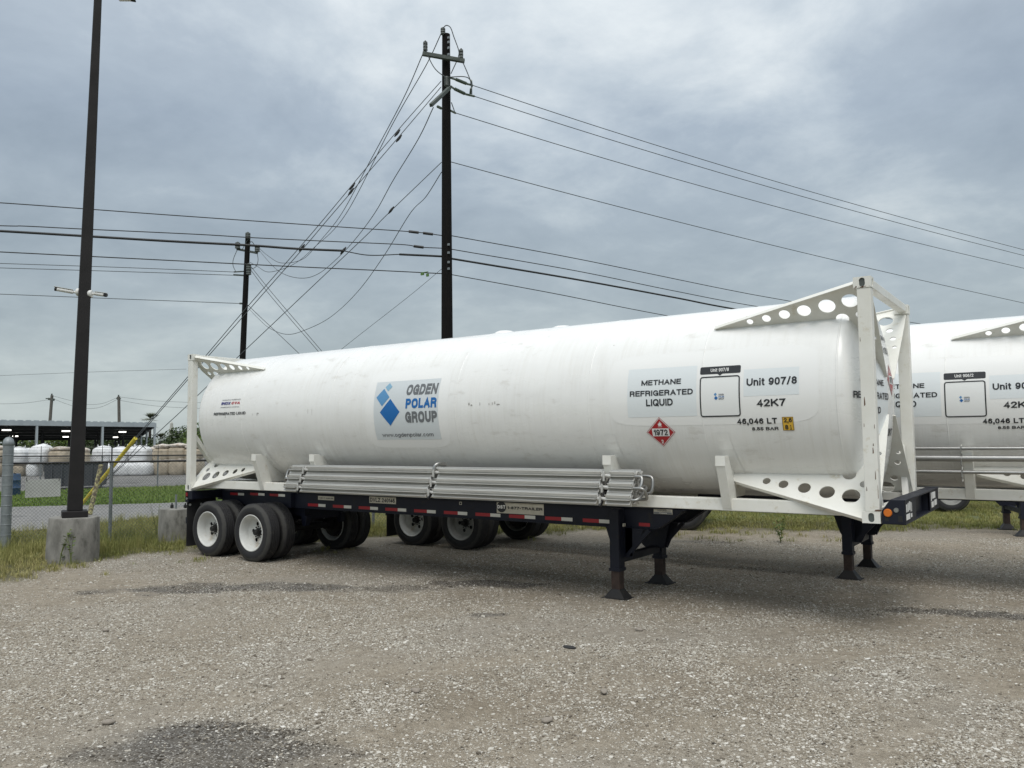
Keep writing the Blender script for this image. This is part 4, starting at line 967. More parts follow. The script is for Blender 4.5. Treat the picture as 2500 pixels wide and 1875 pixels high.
# grass tufts
def tuft(nb,h,spread,wd,seed,bend=.5):
    r=random.Random(seed); b=MB()
    for k in range(nb):
        a=r.random()*6.28; d0=r.random()*spread; x0,y0=d0*math.cos(a),d0*math.sin(a); L=h*(.45+.65*r.random()); a2=r.random()*6.28; bd=L*bend*(.3+r.random())
        w_=wd*(.7+.6*r.random()); pa=a2+1.57; ux,uy=math.cos(pa)*w_/2,math.sin(pa)*w_/2
        p0=(x0,y0,-.02);p1=(x0+math.cos(a2)*bd*.35,y0+math.sin(a2)*bd*.35,L*.6);p2=(x0+math.cos(a2)*bd,y0+math.sin(a2)*bd,L)
        b.add([(p0[0]-ux,p0[1]-uy,p0[2]),(p0[0]+ux,p0[1]+uy,p0[2]),(p1[0]+ux*.8,p1[1]+uy*.8,p1[2]),(p1[0]-ux*.8,p1[1]-uy*.8,p1[2]),p2],[(0,1,2,3),(3,2,4)])
    return b
def grass_mat(name,stops):
    m=bsdf(name,stops[0][1],.7,spec=.25); t=m.node_tree; b=t.nodes['Principled BSDF']
    a=N(t,'ShaderNodeAttribute',attribute_name='tint'); a.attribute_type='INSTANCER'; g=N(t,'ShaderNodeNewGeometry')
    s=math_n(t,'ADD',math_n(t,'MULTIPLY',a.outputs['Fac'],.6),math_n(t,'MULTIPLY',g.outputs['Random Per Island'],.4))
    t.links.new(ramp(t,s,stops),b.inputs['Base Color'])
    tr=b.inputs.get('Transmission Weight'); return m
GR=grass_mat('verge_grass',[(0,(.075,.105,.022)),(.3,(.14,.17,.04)),(.52,(.22,.225,.07)),(.75,(.31,.285,.11)),(1,(.42,.36,.19))])
GL_=grass_mat('lawn_grass',[(0,(.08,.14,.02)),(.6,(.13,.20,.035)),(1,(.21,.24,.07))])
def protoset(n,*a,mat,name='tuft'): 
    out=[]
    for k in range(n): out.append(hidden_proto(name,tuft(*a[:4],k+11,*a[4:]).mesh(name,mat)))
    return out
tall=protoset(3,16,.34,.10,.0055,.55,mat=GR); short=protoset(3,16,.085,.09,.006,.9,mat=GR); lawnp=protoset(3,18,.11,.22,.02,.8,mat=GL_)
FA,FB=Vector((-4.14,-1.35,0)),Vector((.217,4.80,0)); FD=(FB-FA).normalized()
def in_road(x,y): return pip_poly(x,y,ROAD)
def scat(n,x0,x1,y0,y1,prob,protos_,mat,name,lab,smin,smax,cat='grass',tb=.5):
    x=x0+(x1-x0)*rs.rand(n); y=y0+(y1-y0)*rs.rand(n); pr=prob(x,y); k=rs.rand(n)<pr; x,y=x[k],y[k]; n=len(x); s=smin+(smax-smin)*rs.rand(n)
    z=np.where(gravelness(x,y)[1]>-1.5,relief(x,y)*.7,-.03)
    t=np.clip(fbm(x,y,.6,2)*1.1-.05+rs.randn(n)*.12,0,1)
    print(name,n)
    return gn_scatter(name,np.stack([x,y,z],-1),np.stack([s,s,s*(.8+.4*rs.rand(n))],-1),np.stack([0*x,0*x,rs.rand(n)*6.28],-1),t,protos_,mat,label=lab,category=cat)
def p_tall(x,y):
    g_,sd=gravelness(x,y)
    fd=(x-FA.x)*FD.y-(y-FA.y)*FD.x   # >0 on the yard side of the fence
    return np.where((sd<-.35)&~in_road(x,y),np.clip((-sd-.25)/1.2,0,1)*np.where(y>5,.12,1.)*np.where(fd<-.6,.45,1.),0)*(.25+.9*np.clip((fbm(x,y,.8,5)-.3)*2.2,0,1))
scat(26000,-10,3.5,-9,7,p_tall,tall,GR,'tall_grass','tall unmown grass with yellow stalks along the fence',.45,1.0)
def p_short(x,y):
    g_,sd=gravelness(x,y); patch=np.clip((fbm(x,y,.75,4)-.60)*7,0,1)*np.clip((2.8-sd)/2.8,0,1)*(y>-2.5)
    return np.where(in_road(x,y)|(x>30),0,np.clip((1-g_)*.95+patch*.45,0,1))
scat(70000,-9,26,-9,24,p_short,short,GR,'short_grass','short patchy grass fading into the gravel yard',.7,1.5)
scat(26000,-26,-8,-6,25,lambda x,y:pip_poly(x,y,LAWN)*1.,lawnp,GL_,'lawn_grass','mown bright green grass across the road',.7,1.3)
# broad-leaved weeds
def weed(loc,h,seed,label,nl=26):
    r=random.Random(seed); root=empty('weed',loc); tag(root,label,'weed')
    s=MB(); lf=MB()
    for k in range(3):
        a=r.random()*6.28; tip=(math.cos(a)*h*.25,math.sin(a)*h*.25,h*(.7+.3*r.random())); pts=catmull([(0,0,0),(tip[0]*.3,tip[1]*.3,tip[2]*.5),tip],4)
        s.tube(pts,[.006*(1-i/len(pts)*.7) for i in range(len(pts))],5)
        for j in range(nl//3):
            p=pts[min(len(pts)-1,int(len(pts)*(.2+.8*r.random())))]; b=r.random()*6.28; L=.045+.05*r.random(); d=Vector((math.cos(b),math.sin(b),.3+.3*r.random()))*L; q=Vector((-math.sin(b),math.cos(b),0))*L*.28; p=Vector(p)
            lf.add([p,p+d*.5+q,p+d,p+d*.5-q],[(0,1,2,3)])
    s.build('stem',GR,root); l=lf.build('leaves',M['leafb'],root); l['kind']='stuff'
    return root
weed((-.62,-1.98,0),.62,1,'tall thin weed against the lamp post footing',22)
weed((-.38,-1.90,0),.55,2,'smaller weed at the right edge of the lamp post footing',18)
weed((9.0,7.2,0),.38,3,'leafy weed beside the far landing leg of the nearest trailer',60)
weed((8.6,8.6,0),.42,4,'leafy weed in front of the askew trailer tyre',60)
weed((9.6,9.6,0),.34,5,'leafy weed to the right of the askew trailer tyre',70)
weed((-2.9,1.2,0),.9,6,'tall thin weed in front of the chain link fence',12)
# ------------------------------------------------------------------ lamp post
lx,ly=-.93,-1.60
root=empty('lamp_post',(lx,ly,0)); tag(root,'dark bronze square lamp post on a round concrete footing','lamp post')
pr=[(.001,-.05),(.425,-.05),(.428,.25),(.418,.55),(.405,.76),(.395,.785),(.001,.787)]
MB().lathe(pr,40,'z').build('footing',M['conc'],root,smooth=35)
MB().box(-.205,.205,-.205,.205,.788,.90).build('base_cover',M['bronze'],root,bevel=.012)
def taper(z0,w0,z1,w1): 
    a,b=w0/2,w1/2; return MB().hexa([(-a,-a,z0),(a,-a,z0),(a,a,z0),(-a,a,z0),(-b,-b,z1),(b,-b,z1),(b,b,z1),(-b,b,z1)])
po=taper(.90,.245,10.75,.125).build('pole',M['bronze'],root,bevel=.01)
MB().box(-.05,.05,-.112,-.104,1.35,1.55).build('handhole_cover',M['bronze'],root,bevel=.003)
rr=Vector((CR[0],CR[1],0)).normalized()
ang=math.atan2(rr.y,rr.x)
for c in root.children: c.rotation_euler[2]=R(66)
am=MB().bar((0,0,10.61),(.42,0,10.58),.07,.07).build('arm',M['bronze'],root)
lh=MB().hexa([(.28,-.16,10.50),(.66,-.16,10.44),(.66,.16,10.44),(.28,.16,10.50),(.30,-.13,10.61),(.62,-.12,10.57),(.62,.12,10.57),(.30,.13,10.61)]).build('lamp_head',M['bronze'],root,bevel=.02)
MB().box(.36,.58,-.11,.11,10.44,10.46).build('lens',M['camw'],lh)
for c in (am,lh): c.rotation_euler[2]=ang
for sgn,lab,tilt in ((-1,'white bullet camera on the left side of the lamp post',.22),(1,'white bullet camera on the right side of the lamp post',-.26)):
    zc=4.86 if sgn<0 else 4.83
    c=empty('security_camera',(lx+rr.x*.085,ly+rr.y*.085,zc),ang); tag(c,lab,'security camera','white bullet cameras on the lamp post')
    h=.082
    MB().lathe([(.001,0),(.066,0),(.072,.012),(.072,.045),(.06,.06),(.001,.065)],20,'x',(0,0,0)).build('mount',M['camw'],c,smooth=40).location=(h*sgn if sgn>0 else -h,0,0)
    if sgn<0: c.children[0].rotation_euler=(0,0,R(180))
    MB().tube([(sgn*(h+.05),0,-.005),(sgn*(h+.14),-.01,.0)],.02,10).build('arm',M['camw'],c,smooth=40)
    a=Vector((sgn*(h+.12),-.01,.0)); b=a+Vector((sgn*.24,-.12,sgn*0+(-.05 if sgn>0 else .035)))
    bd=MB().tube([a,b],.034,16).build('camera_body',M['camw'],c,smooth=40)
    dirn=(b-a).normalized(); MB().tube([b-dirn*.005,b+dirn*.03],[.036,.036],16).build('front_ring',M['hub'],bd,smooth=40)
    MB().tube([b+dirn*.031,b+dirn*.035],.018,12).build('lens',M['glass'],bd)
    MB().bar(a+Vector((0,0,.04)),b+dirn*.04+Vector((0,0,.04)),.075,.006).build('sun_shield',M['camw'],bd)
root_l=[o for o in bpy.data.objects if o.name=='lamp_post'][0]; root_l.rotation_euler=(0,R(.9)*rr.x,0); root_l.rotation_euler=Matrix.Rotation(R(1.0),3,Vector((-rr.y,rr.x,0))).to_euler()
# second footing
root=empty('concrete_footing',(-2.0,1.18,0)); tag(root,'round concrete footing with anchor bolts and no post, behind the rear mudflap','concrete footing')
MB().lathe([(.001,-.1),(.42,-.1),(.42,.3),(.41,.66),(.40,.69),(.001,.692)],36,'z').build('footing',M['conc'],root,smooth=35)
for q,h in (((-.13,-.1),.11),((.13,.05),.11),((.05,-.12),.30)):
    MB().tube([(q[0],q[1],.69),(q[0],q[1],.69+h)],.016 if h<.2 else .022,8).build('anchor_bolt',M['blacksteel'] if h<.2 else M['galv'],root)
    if h<.2: MB().lathe([(.001,.70),(.035,.70),(.035,.76),(.001,.76)],6,'z',(q[0],q[1],0)).build('nut',M['blacksteel'],root)
# ------------------------------------------------------------------ chain link fences
def chain_mesh(A,B,z0,z1,p,r):
    A=Vector(A);B=Vector(B);L=(B-A).length;d=(B-A)/L;H=z1-z0;n=Vector((-d.y,d.x,0)); b=MB()
    def wire(s0,za,s1,zb,o):
        P=A+d*s0+n*o+Vector((0,0,za));Q=A+d*s1+n*o+Vector((0,0,zb)); t=(Q-P).normalized(); u=t.cross(n).normalized()*r; w_=n*r
        b.add([P+u,P-u*.5+w_*.87,P-u*.5-w_*.87,Q+u,Q-u*.5+w_*.87,Q-u*.5-w_*.87],[(0,1,4,3),(1,2,5,4),(2,0,3,5)])
    k=-H
    while k<L:
        a=max(k,0);c=min(k+H,L)
        if c>a: wire(a,z0+(a-k),c,z0+(c-k),r); wire(a,z1-(a-k),c,z1-(c-k),-r)
        k+=p
    return b
def fence(name,A,B,H,posts,label,p=.072,r=.0026,topbar=.021,barb=3,gate=False,mat=None,bh=.34):
    A=Vector(A);B=Vector(B);root=empty(name,A);tag(root,label,'fence'); d=(B-A); n=Vector((-d.y,d.x,0)).normalized()
    L=(B-A).length; dd=d.normalized()
    O=lambda s,z,o=0:(dd*s+n*o+Vector((0,0,z)))
    m=chain_mesh((0,0,0),tuple(d),.03,H-.01,p,r).build('wire_mesh',M['wire'],root); m['kind']='stuff'
    MB().tube([O(0,H,.02),O(L,H,.02)],topbar,8).build('top_rail',mat or M['blacksteel'],root,smooth=50)
    for s in posts:
        q=MB().tube([O(s,-.1,.05),O(s,H-.03,.05)],.035,12).build('fence_post',M['galv'],root,smooth=50)
        MB().lathe([(.001,H+.03),(.03,H+.02),(.042,H-.03),(.042,H-.06)],12,'z',tuple(O(s,0,.05))).build('post_cap',M['galv'],q,smooth=40)
        if barb: MB().bar(O(s,H,.05),O(s,H+bh,.05),.02,.02).build('barb_arm',M['cable'],q)
    for k in range(barb):
        zz=H+bh*(.30+.33*k); b=MB(); pts=[O(L*i/40,zz-.015*math.sin(math.pi*((i*L/40)%3)/3),.05) for i in range(41)]
        b.tube(pts,.0035,4)
        s=.1
        while s<L:
            c=O(s,zz,.05)
            if r>.003 or True: b.tube([c+Vector((.012,.0,.018)),c-Vector((.012,0,.018))],.002,3)
            s+=.14
        b.build('barbed_wire',M['wire'],root)
    return root
fence('chain_link_fence',(-4.14,-1.35,0),tuple(FB+FD*3.0),1.70,[1.92,4.85,7.53,10.0],'near chain link fence with dark top rail, running from the gate post behind the trailers')
fence('chain_link_fence',(-36,7.05,0),(-12.0,18.5,0),1.50,[5.3,8.2,11.6,14.6,17.5,20.4],'far chain link fence along the green lawn, topped with barbed wire',p=.12,r=.004,topbar=.03,bh=.5)
# gate post with tie wires, and the gate leaf beside it
root=empty('gate_post',(-4.02,-1.40,0)); tag(root,'thick galvanized gate post with a domed cap and wrapped ties at the left edge','post')
MB().tube([(0,0,-.1),(0,0,2.12)],.098,20).build('post',M['galv'],root,smooth=50)
MB().lathe([(.001,2.25),(.05,2.235),(.09,2.19),(.106,2.13),(.106,2.08),(.098,2.07)],20,'z').build('post_cap',M['galv'],root,smooth=50)
for k in range(9): MB().lathe([(.099,0),(.106,.006),(.099,.012)],20,'z',(0,0,.25+.2*k+rnd.random()*.03)).build('tie_band',M['galv'],root)
root=empty('gate',(-4.16,-1.62,0)); tag(root,'galvanized chain link gate folded against the gate post, cut by the left edge','gate')
gd=Vector((-.62,-.78,0))
MB().tube([(0,0,.08),(0,0,1.72),tuple(gd*.04+Vector((0,0,1.76))),tuple(gd*3+Vector((0,0,1.76)))],.035,12).build('gate_frame',M['galv'],root,smooth=50)
MB().tube([tuple(gd*0+Vector((0,0,.1))),tuple(gd*3+Vector((0,0,.1)))],.03,10).build('gate_frame',M['galv'],root,smooth=50)
mm=chain_mesh((0,0,0),tuple(gd*3),.1,1.74,.072,.0026).build('wire_mesh',M['galv'],root); mm['kind']='stuff'
# blank white board hanging on the fence
a=FA+FD*.32; b_=FA+FD*1.22; nn=Vector((-FD.y,FD.x,0))
root=empty('signboard',a); tag(root,'blank white board hung behind the fence wire by the gate post','signboard')
dv=b_-a
MB().prism([tuple(Vector((0,0,.99))+nn*.03),tuple(dv*.72+Vector((0,0,1.0))+nn*.03),tuple(dv*.72+Vector((0,0,1.37))+nn*.03),tuple(Vector((0,0,1.36))+nn*.03)],(0,0,0),tuple(nn*.008)).build('board',M['board'],root)
for s in (.03,.69): MB().tube([tuple(dv*s+Vector((0,0,1.33))+nn*.03),tuple(dv*s+Vector((0,0,1.40))-nn*.01)],.006,6).build('hanger',M['wire'],root)
# ------------------------------------------------------------------ utility poles and wires
PD=26.0
def pole_at(pxb,pyb,pxt,pyt,d): b=at(pxb,pyb,d); t=at(pxt,pyt,d); return b,t
pb=Vector((-2.72,11.05,0)); ptop=Vector((-2.30,10.75,at(1089,84,PD).z))
root=empty('utility_pole',pb); tag(root,'tall black wooden utility pole rising behind the middle of the nearest tank','utility pole','wooden utility poles')
def rel(v): return Vector(v)-pb
# straight pole through the surveyed bearings
dpl=PD
p1=at(1091.5,826,dpl); p2=at(1089,84,dpl); ax=(p2-p1); ax=Vector((0,0,ax.z))+Vector((ax.x,ax.y,0))
base=p1-ax*(p1.z/ax.z); pb=base; root.location=pb
pl=MB().tube([rel(base)-Vector((0,0,.3)),rel(p1),rel(p2)],[.205,.185,.128],20).build('pole',M['pole'],root,smooth=50)
for yy in (92,103,117,133,597,617,640,656): 
    q=at(1095,yy,dpl-.17)
    MB().box(-.035,.035,-.02,.02,-.035,.035).build('step_bolt',M['galv'],root,loc=rel(q))
def insulator(parent,p,h,r,mat,rot=None,n=4,name='insulator'):
    pr=[(.001,0),(r*.4,0)]
    for k in range(n):
        z0=h*(.08+.84*k/n); z1=h*(.08+.84*(k+.8)/n); pr+=[(r*.45,z0),(r,z0+.01),(r*.92,z1),(r*.45,z1)]
    pr+=[(r*.35,h),(.001,h)]
    o=MB().lathe(pr,14,'z').build(name,mat,parent,smooth=35,loc=p)
    if rot is not None: o.rotation_mode='QUATERNION'; o.rotation_quaternion=rot
    return o
f3=Vector(CF)
cl,cr=at(1032,131,PD-.25),at(1134,149,PD-.25)
MB().bar(rel(cl),rel(cr),.13,.11).build('crossarm',M['arm'],root)
insulator(root,rel(at(1038.5,126,PD-.25)),.36,.075,M['insul'],n=3); insulator(root,rel(at(1126,145,PD-.25)),.36,.07,M['insul'],n=3)
insulator(root,rel(at(1081.5,86,PD-.1)),.26,.08,M['insul'],n=3)
insulator(root,rel(at(1091,213,PD-.3)),.36,.09,M['insul'],n=8)
MB().bar(rel(at(1098,214,PD-.28)),rel(at(1052,257,PD-1.9)),.09,.10).build('bracket_arm',M['arm'],root)
def ins_between(parent,a,b,r,n,mat):
    q=Vector((0,0,1)).rotation_difference(b-a); insulator(parent,rel(a),(b-a).length,r,mat,q,n)
ins_between(root,at(1111,193,PD),at(1141,205,PD+.4),.055,9,M['insgreen']); ins_between(root,at(1108,216,PD),at(1137,230,PD+.4),.055,9,M['insgreen'])
ins_between(root,at(1068,260,PD-.9),at(1078,265,PD-.3),.045,4,M['insgreen'])
for a,b_ in (((1101,190),(1112,194)),((1101,211),(1109,217)),((1141,205),(1153,208)),((1137,230),(1158,235)),((1100,270),(1112,276)),((1150,196),(1152,212)),((1150,215),(1148,232))):
    MB().tube([rel(at(*a,PD)),rel(at(*b_,PD+.3))],.035,6).build('clamp',M['insgreen'],root)
def jumper(P,r=.016,d=PD-.3):
    MB().tube([rel(at(x_,y_,d)) for x_,y_ in catmull(P,6)],r,5).build('jumper_wire',M['cond'],root)
jumper([(1082,68),(1090,62),(1100,68),(1108,90),(1120,124),(1119,140)]); jumper([(1039,100),(1041,125),(1060,165),(1085,186),(1103,188)])
jumper([(1103,188),(1130,187),(1145,192),(1151,207),(1152,230)]); jumper([(1130,152),(1140,175),(1150,200)]); jumper([(1101,180),(1114,152)]); jumper([(1102,250),(1110,273)])
WG='overhead wires between the utility poles'
def wirepx(P,d0,d1,r,label,mat='cond',group=WG,n=12,cat='wire',name='power_line'):
    Q=catmull(P,n); L=[0]
    for a,b in zip(Q[:-1],Q[1:]): L.append(L[-1]+float(np.linalg.norm(b-a)))
    pts=[at(q[0],q[1],1/((1-l/L[-1])/d0+(l/L[-1])/d1)) for q,l in zip(Q,L)]
    o_=pts[0].copy(); b=MB().tube([p-o_ for p in pts],r,4,cap=False); o=b.build(name,M[mat],None,smooth=180,loc=o_); tag(o,label,cat,group); return o
def sag(a,b,s,n=7,skew=0):  # parabola in the image between two bearings
    return [(a[0]+(b[0]-a[0])*t,a[1]+(b[1]-a[1])*t+4*s*t*(1-t)) for t in np.linspace(0,1,n)]
def extend(P,k=1.25): 
    a,b=np.array(P[-2]),np.array(P[-1]); return P+[tuple(b+(b-a)*k)]
wirepx(extend(sag((1153,208),(2500,610),14)),PD,50,.014,'topmost wire sloping down to the right from the tall pole')
wirepx(extend(sag((1158,235),(2500,624),13)),PD,50,.014,'second wire down from the top on the right of the tall pole')
wirepx(extend(sag((1113,276),(2500,655),15)),PD,50,.014,'third wire down on the right of the tall pole, from the small lower insulator')
wirepx([(1097,394)]+extend(sag((1111,398),(2500,740),10)),PD,50,.013,'lone wire leaving the middle of the tall pole to the right')
wirepx([(1100,575),(1400,630),(1760,704),(1927,735),(2267,794),(2500,828)],PD,50,.015,'uppermost of the four low wires to the right of the tall pole','cable')
wirepx([(1100,608),(1400,660),(1640,709),(1853,749),(2267,812),(2500,850)],PD,50,.015,'second of the four low wires to the right of the tall pole','cable')
wirepx([(1100,631),(1400,681),(1640,725),(1797,755),(2200,820),(2500,862)],PD,50,.034,'thick black cable to the right of the tall pole','cable')
wirepx([(1100,670),(1350,716),(1641,773),(2100,850),(2500,900)],PD,50,.014,'lowest thin wire to the right of the tall pole','cable')
wirepx([(1080,575),(1006,566),(800,552),(400,524),(0,495),(-350,474)],PD,22,.015,'upper low wire running left from the tall pole past the lamp post','cable')
wirepx([(1080,606),(1020,603),(980,597),(800,589),(613,580),(480,572),(200,559),(60,552),(0,551),(-350,540)],PD,22,.015,'wavy low wire running left from the tall pole','cable')
wirepx([(1080,626),(1040,624),(975,621)],PD,25.4,.034,'short thick cable end at the left of the tall pole','cable')
wirepx([(975,621),(900,623),(836,612)],25.4,24.8,.016,'thin link of the thick cable left of the tall pole','cable')
wirepx([(836,612),(720,607),(610,599),(400,588),(0,564),(-350,546)],24.8,21.5,.036,'thick black cable running left from the tall pole past the lamp post','cable')
wirepx([(1080,668),(940,661),(700,650),(400,635),(0,615),(-350,598)],PD,22,.016,'lowest wire running left from the tall pole past the lamp post','cable')
G2='guy wires and drops of the tall pole'
dn=lambda P,d0,d1,r,l,mat='cond',g=G2:wirepx(P,d0,d1,r,l,mat,g)
P2D=50
dn([(1034,128),(985,240),(900,400),(835,520),(780,590),(740,632),(688,642),(655,625),(633,606)],PD,P2D,.016,'leftmost drop wire curving from the left end of the crossarm to the smaller pole')
dn([(1077,82),(1040,160),(960,300),(846,520),(765,606),(715,646),(658,664),(628,650),(610,640)],PD,P2D,.016,'drop wire curving from the top of the tall pole to the smaller pole')
dn([(1058,262),(1022,338),(960,440),(915,520),(858,595),(800,652),(765,674),(734,679),(700,672),(672,655),(640,620),(628,602)],PD-1,P2D,.016,'drop wire curving from the bracket arm to the smaller pole')
dn([(1077,198),(968,322),(803,520),(734,601),(597,757),(502,869),(329,1071)],PD,26,.013,'left one of the twin straight guy wires ending at the yellow guard')
dn([(1077,212),(972,336),(812,522),(744,602),(603,762),(508,870),(331,1073)],PD,26.1,.013,'right one of the twin straight guy wires ending at the yellow guard')
dn([(1078,396),(949,520),(875,593),(576,876),(456,991),(389,1053),(230,1200)],PD,27.5,.013,'single straight guy wire below the twin guy wires')
dn([(1078,420),(1040,480),(1002,520),(939,622),(875,710),(807,774),(739,808),(698,816),(658,801),(628,775),(600,745)],PD,P2D,.015,'slack cable hanging in a deep loop between the two poles')
dn([(1080,655),(1000,722),(832,854),(700,965)],PD,30,.008,'thin guy wire from the lower part of the tall pole, vanishing behind the tank')
dn([(612,650),(670,722),(787,859),(830,912)],P2D,46,.02,'upper of the twin guys of the smaller pole')
dn([(607,652),(662,724),(778,859),(820,912)],P2D,46,.02,'lower of the twin guys of the smaller pole')
dn([(600,740),(640,778),(731,864),(770,905)],P2D,46,.02,'single low guy of the smaller pole')
# cable clamps and in-line insulators, as parts of a clamp set on the wires
for x_,y_,d,l in ((970,325,25.6,'upper guy insulator on the twin guy wires'),(974,338,25.6,'lower guy insulator on the twin guy wires'),(860,455,25.8,'guy insulator half way down the twin guy wires'),(857,468,25.8,'second guy insulator half way down the twin guy wires'),(955,513,26,'insulator on the single straight guy wire'),(737,605,25.6,'clamp where the twin guy wires cross the thick cable'),(838,612,24.9,'clamp ring on the thick cable')):
    a=at(x_-7,y_+9,d);b=at(x_+7,y_-9,d); o=MB().tube([Vector(),(b-a)*.35,(b-a)*.65,(b-a)],[.015,.04,.04,.015],6).build('guy_insulator',M['cable'],None,loc=a); tag(o,l,'insulator','insulators on the guy wires')
for x_,y_,l in ((1010,566,'upper splice on the low wires left of the tall pole'),(1045,570,'upper splice nearest to the tall pole'),(1022,602,'middle splice on the low wires left of the tall pole')):
    a=at(x_-12,y_-1,PD-.2);b=at(x_+12,y_+2,PD-.2); tag(MB().tube([Vector(),b-a],.045,6).build('cable_splice',M['cable'],None,loc=a),l,'cable splice','splices on the low wires')
a=at(1037,667,PD-.3); o=MB().box(-.16,-.04,-.02,.02,-.05,.02).box(.07,.16,-.02,.02,-.12,-.03).box(-.16,.14,-.01,.01,.02,.04).build('cable_tag',bsdf('tag_green',(.10,.20,.05),.6),None,loc=a); tag(o,'small green tags hanging on the lowest wire next to the tall pole','cable tag')
# smaller pole
def small_pole(bx,by,tx,ty,d,rb,rt,label,arms,mat):
    p1=at(bx,by,d);p2=at(tx,ty,d);ax=p2-p1;base=p1-ax*(p1.z/ax.z); ro=empty('utility_pole',base); tag(ro,label,'utility pole','wooden utility poles')
    MB().tube([Vector((0,0,-.3)),p2-base],[rb,rt],12).build('pole',mat,ro,smooth=50)
    for (x0,y0,x1,y1,w_) in arms: MB().bar(at(x0,y0,d)-base,at(x1,y1,d)-base,w_,w_).build('crossarm',M['arm'],ro)
    return ro,base
ro,bs=small_pole(592,880,605,583,50,.21,.155,'smaller black utility pole left of the tank, with a loop of wires at its top',[(578,608,629,618,.12),(570,671,606,673,.09),(571,664,606,662,.07),(585,741,600,741,.1)],M['pole'])
for x_,y_ in ((580,608),(628,616),(605,584),(607,672),(607,660)):
    q=at(x_,y_,49.8)-bs; insulator(ro,q,.45,.16,M['insul'],n=3)
for P in ([(580,608),(570,632),(569,648),(575,662)],[(628,618),(630,636),(624,652),(608,658)],[(590,612),(602,590),(607,584)],[(605,600),(615,590),(628,612)]):
    MB().tube([at(x_,y_,49.8)-bs for x_,y_ in catmull(P,5)],.022,4).build('jumper_wire',M['cond'],ro)
wirepx([(571,664),(300,653),(0,643),(-300,632)],50,46,.02,'upper of two wires running left from the smaller pole')
wirepx([(571,672),(300,663),(0,654),(-300,645)],50,46,.02,'lower of two wires running left from the smaller pole')
wirepx([(588,741),(300,730),(0,718),(-300,707)],50,46,.02,'low single wire running left from the smaller pole')
r3_,_=small_pole(122,1028,127,965,120,.24,.2,'distant grey pole left of the lamp post, above the shed roof',[(119,974,132,976,.35),(112,973,122,973,.15)],M['poleg'])
r4_,_=small_pole(291,1030,290,968,120,.24,.2,'distant grey pole right of the lamp post, above the shed roof',[(286,971,293,975,.35)],M['poleg'])
for r0,b0 in ((r3_,(127,965)),(r4_,(290,968))):
    MB().tube([at(b0[0]-.5,b0[1]+2,120)-r0.location,at(b0[0]-.5,b0[1]-4,120)-r0.location],.12,6).build('pin_insulator',M['insul'],r0)
DG='faint distant wires over the shed'
wirepx([(127,966),(180,980),(208,987),(250,985),(290,969)],120,120,.02,'upper sagging distant wire between the two grey poles','wire',DG)
wirepx([(131,974),(165,987),(205,997),(245,994),(289,974)],120,120,.02,'lower sagging distant wire between the two grey poles','wire',DG)
wirepx([(290,969),(370,978),(455,982),(520,984)],120,120,.02,'upper distant wire right of the two grey poles','wire',DG)
wirepx([(290,977),(370,990),(455,996),(520,998)],120,120,.02,'lower distant wire right of the two grey poles','wire',DG)
wirepx([(118,976),(60,984),(0,986),(-60,985)],120,120,.02,'distant wire left of the two grey poles','wire',DG)
wirepx([(455,901),(230,908),(0,917),(-200,925)],110,110,.02,'thin level distant wire left of the tank frame','wire',DG)
wirepx([(345,1066),(400,1068),(460,1068)],100,100,.02,'low distant wire right of the shed roof','wire',DG)
# guy guards, stub post
a=at(197,1232,27.5);a.z=0;b=at(331,1070,26)
root=empty('guy_guard',a); tag(root,'long yellow plastic guy wire guard slanting up behind the lamp post','guy guard')
MB().tube([Vector(),(b-a)*.5,(b-a)],[.055,.06,.062],14).build('guard_tube',M['yellow'],root,smooth=50)
for t in (.3,.62,.64): MB().tube([(b-a)*t,(b-a)*(t+.006)],.068,12).build('seam',M['yellow'],root)
wirepx([(205,1228),(262,1170),(300,1130),(345,1080)],27.5,26,.012,'anchor wire beside the yellow guard','cable',G2)
wirepx([(331,1072),(340,1082),(356,1096)],26,26,.012,'loose wire tail at the top of the yellow guard','cable',G2)
a=Vector((-9.99,3.39,0));b=at(247,1135,23.7)
root=empty('stub_post',a); tag(root,'short leaning wooden post with flaking yellow paint beside the road','post')
MB().tube([Vector((0,0,-.1)),b-a],[.068,.062],14).build('post',M['stub'],root,smooth=50)
# ------------------------------------------------------------------ storage shed
root=empty('open_shed',(-52,24,0)); tag(root,'open-sided grey steel shed with a long sloping roof and lit lamps','shed'); SO=Vector((-52,24,0))
zf,zb=2.6+K,1.5+K
A_=Vector((-50.672,17.894,zf)); B_=Vector((-52.55,31.272,zf)); C_=Vector((-69.07,39.16,zb)); fd=(B_-A_); A0=A_-fd*1.0; D0=C_-(B_-A0)
s=lambda v:Vector(v)-SO
th=Vector((0,0,.07))
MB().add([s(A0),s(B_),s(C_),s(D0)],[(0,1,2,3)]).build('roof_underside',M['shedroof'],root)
b=MB(); nrib=44
for k in range(nrib):
    t0,t1=k/nrib,(k+.86)/nrib
    for a,bq,h in ((t0,t1,.05),): b.hexa([s(A0+(B_-A0)*a+th),s(A0+(B_-A0)*bq+th),s(D0+(C_-D0)*bq+th),s(D0+(C_-D0)*a+th),s(A0+(B_-A0)*(a+.003)+th*2),s(A0+(B_-A0)*(bq-.003)+th*2),s(D0+(C_-D0)*(bq-.003)+th*2),s(D0+(C_-D0)*(a+.003)+th*2)])
r_o=b.build('roof_sheet',M['zinc'],root)
up=Vector((0,0,.30))
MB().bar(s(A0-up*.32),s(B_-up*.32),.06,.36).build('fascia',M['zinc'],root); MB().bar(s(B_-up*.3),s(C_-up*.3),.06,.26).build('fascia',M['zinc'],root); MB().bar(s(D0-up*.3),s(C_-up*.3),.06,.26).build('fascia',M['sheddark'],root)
k=0
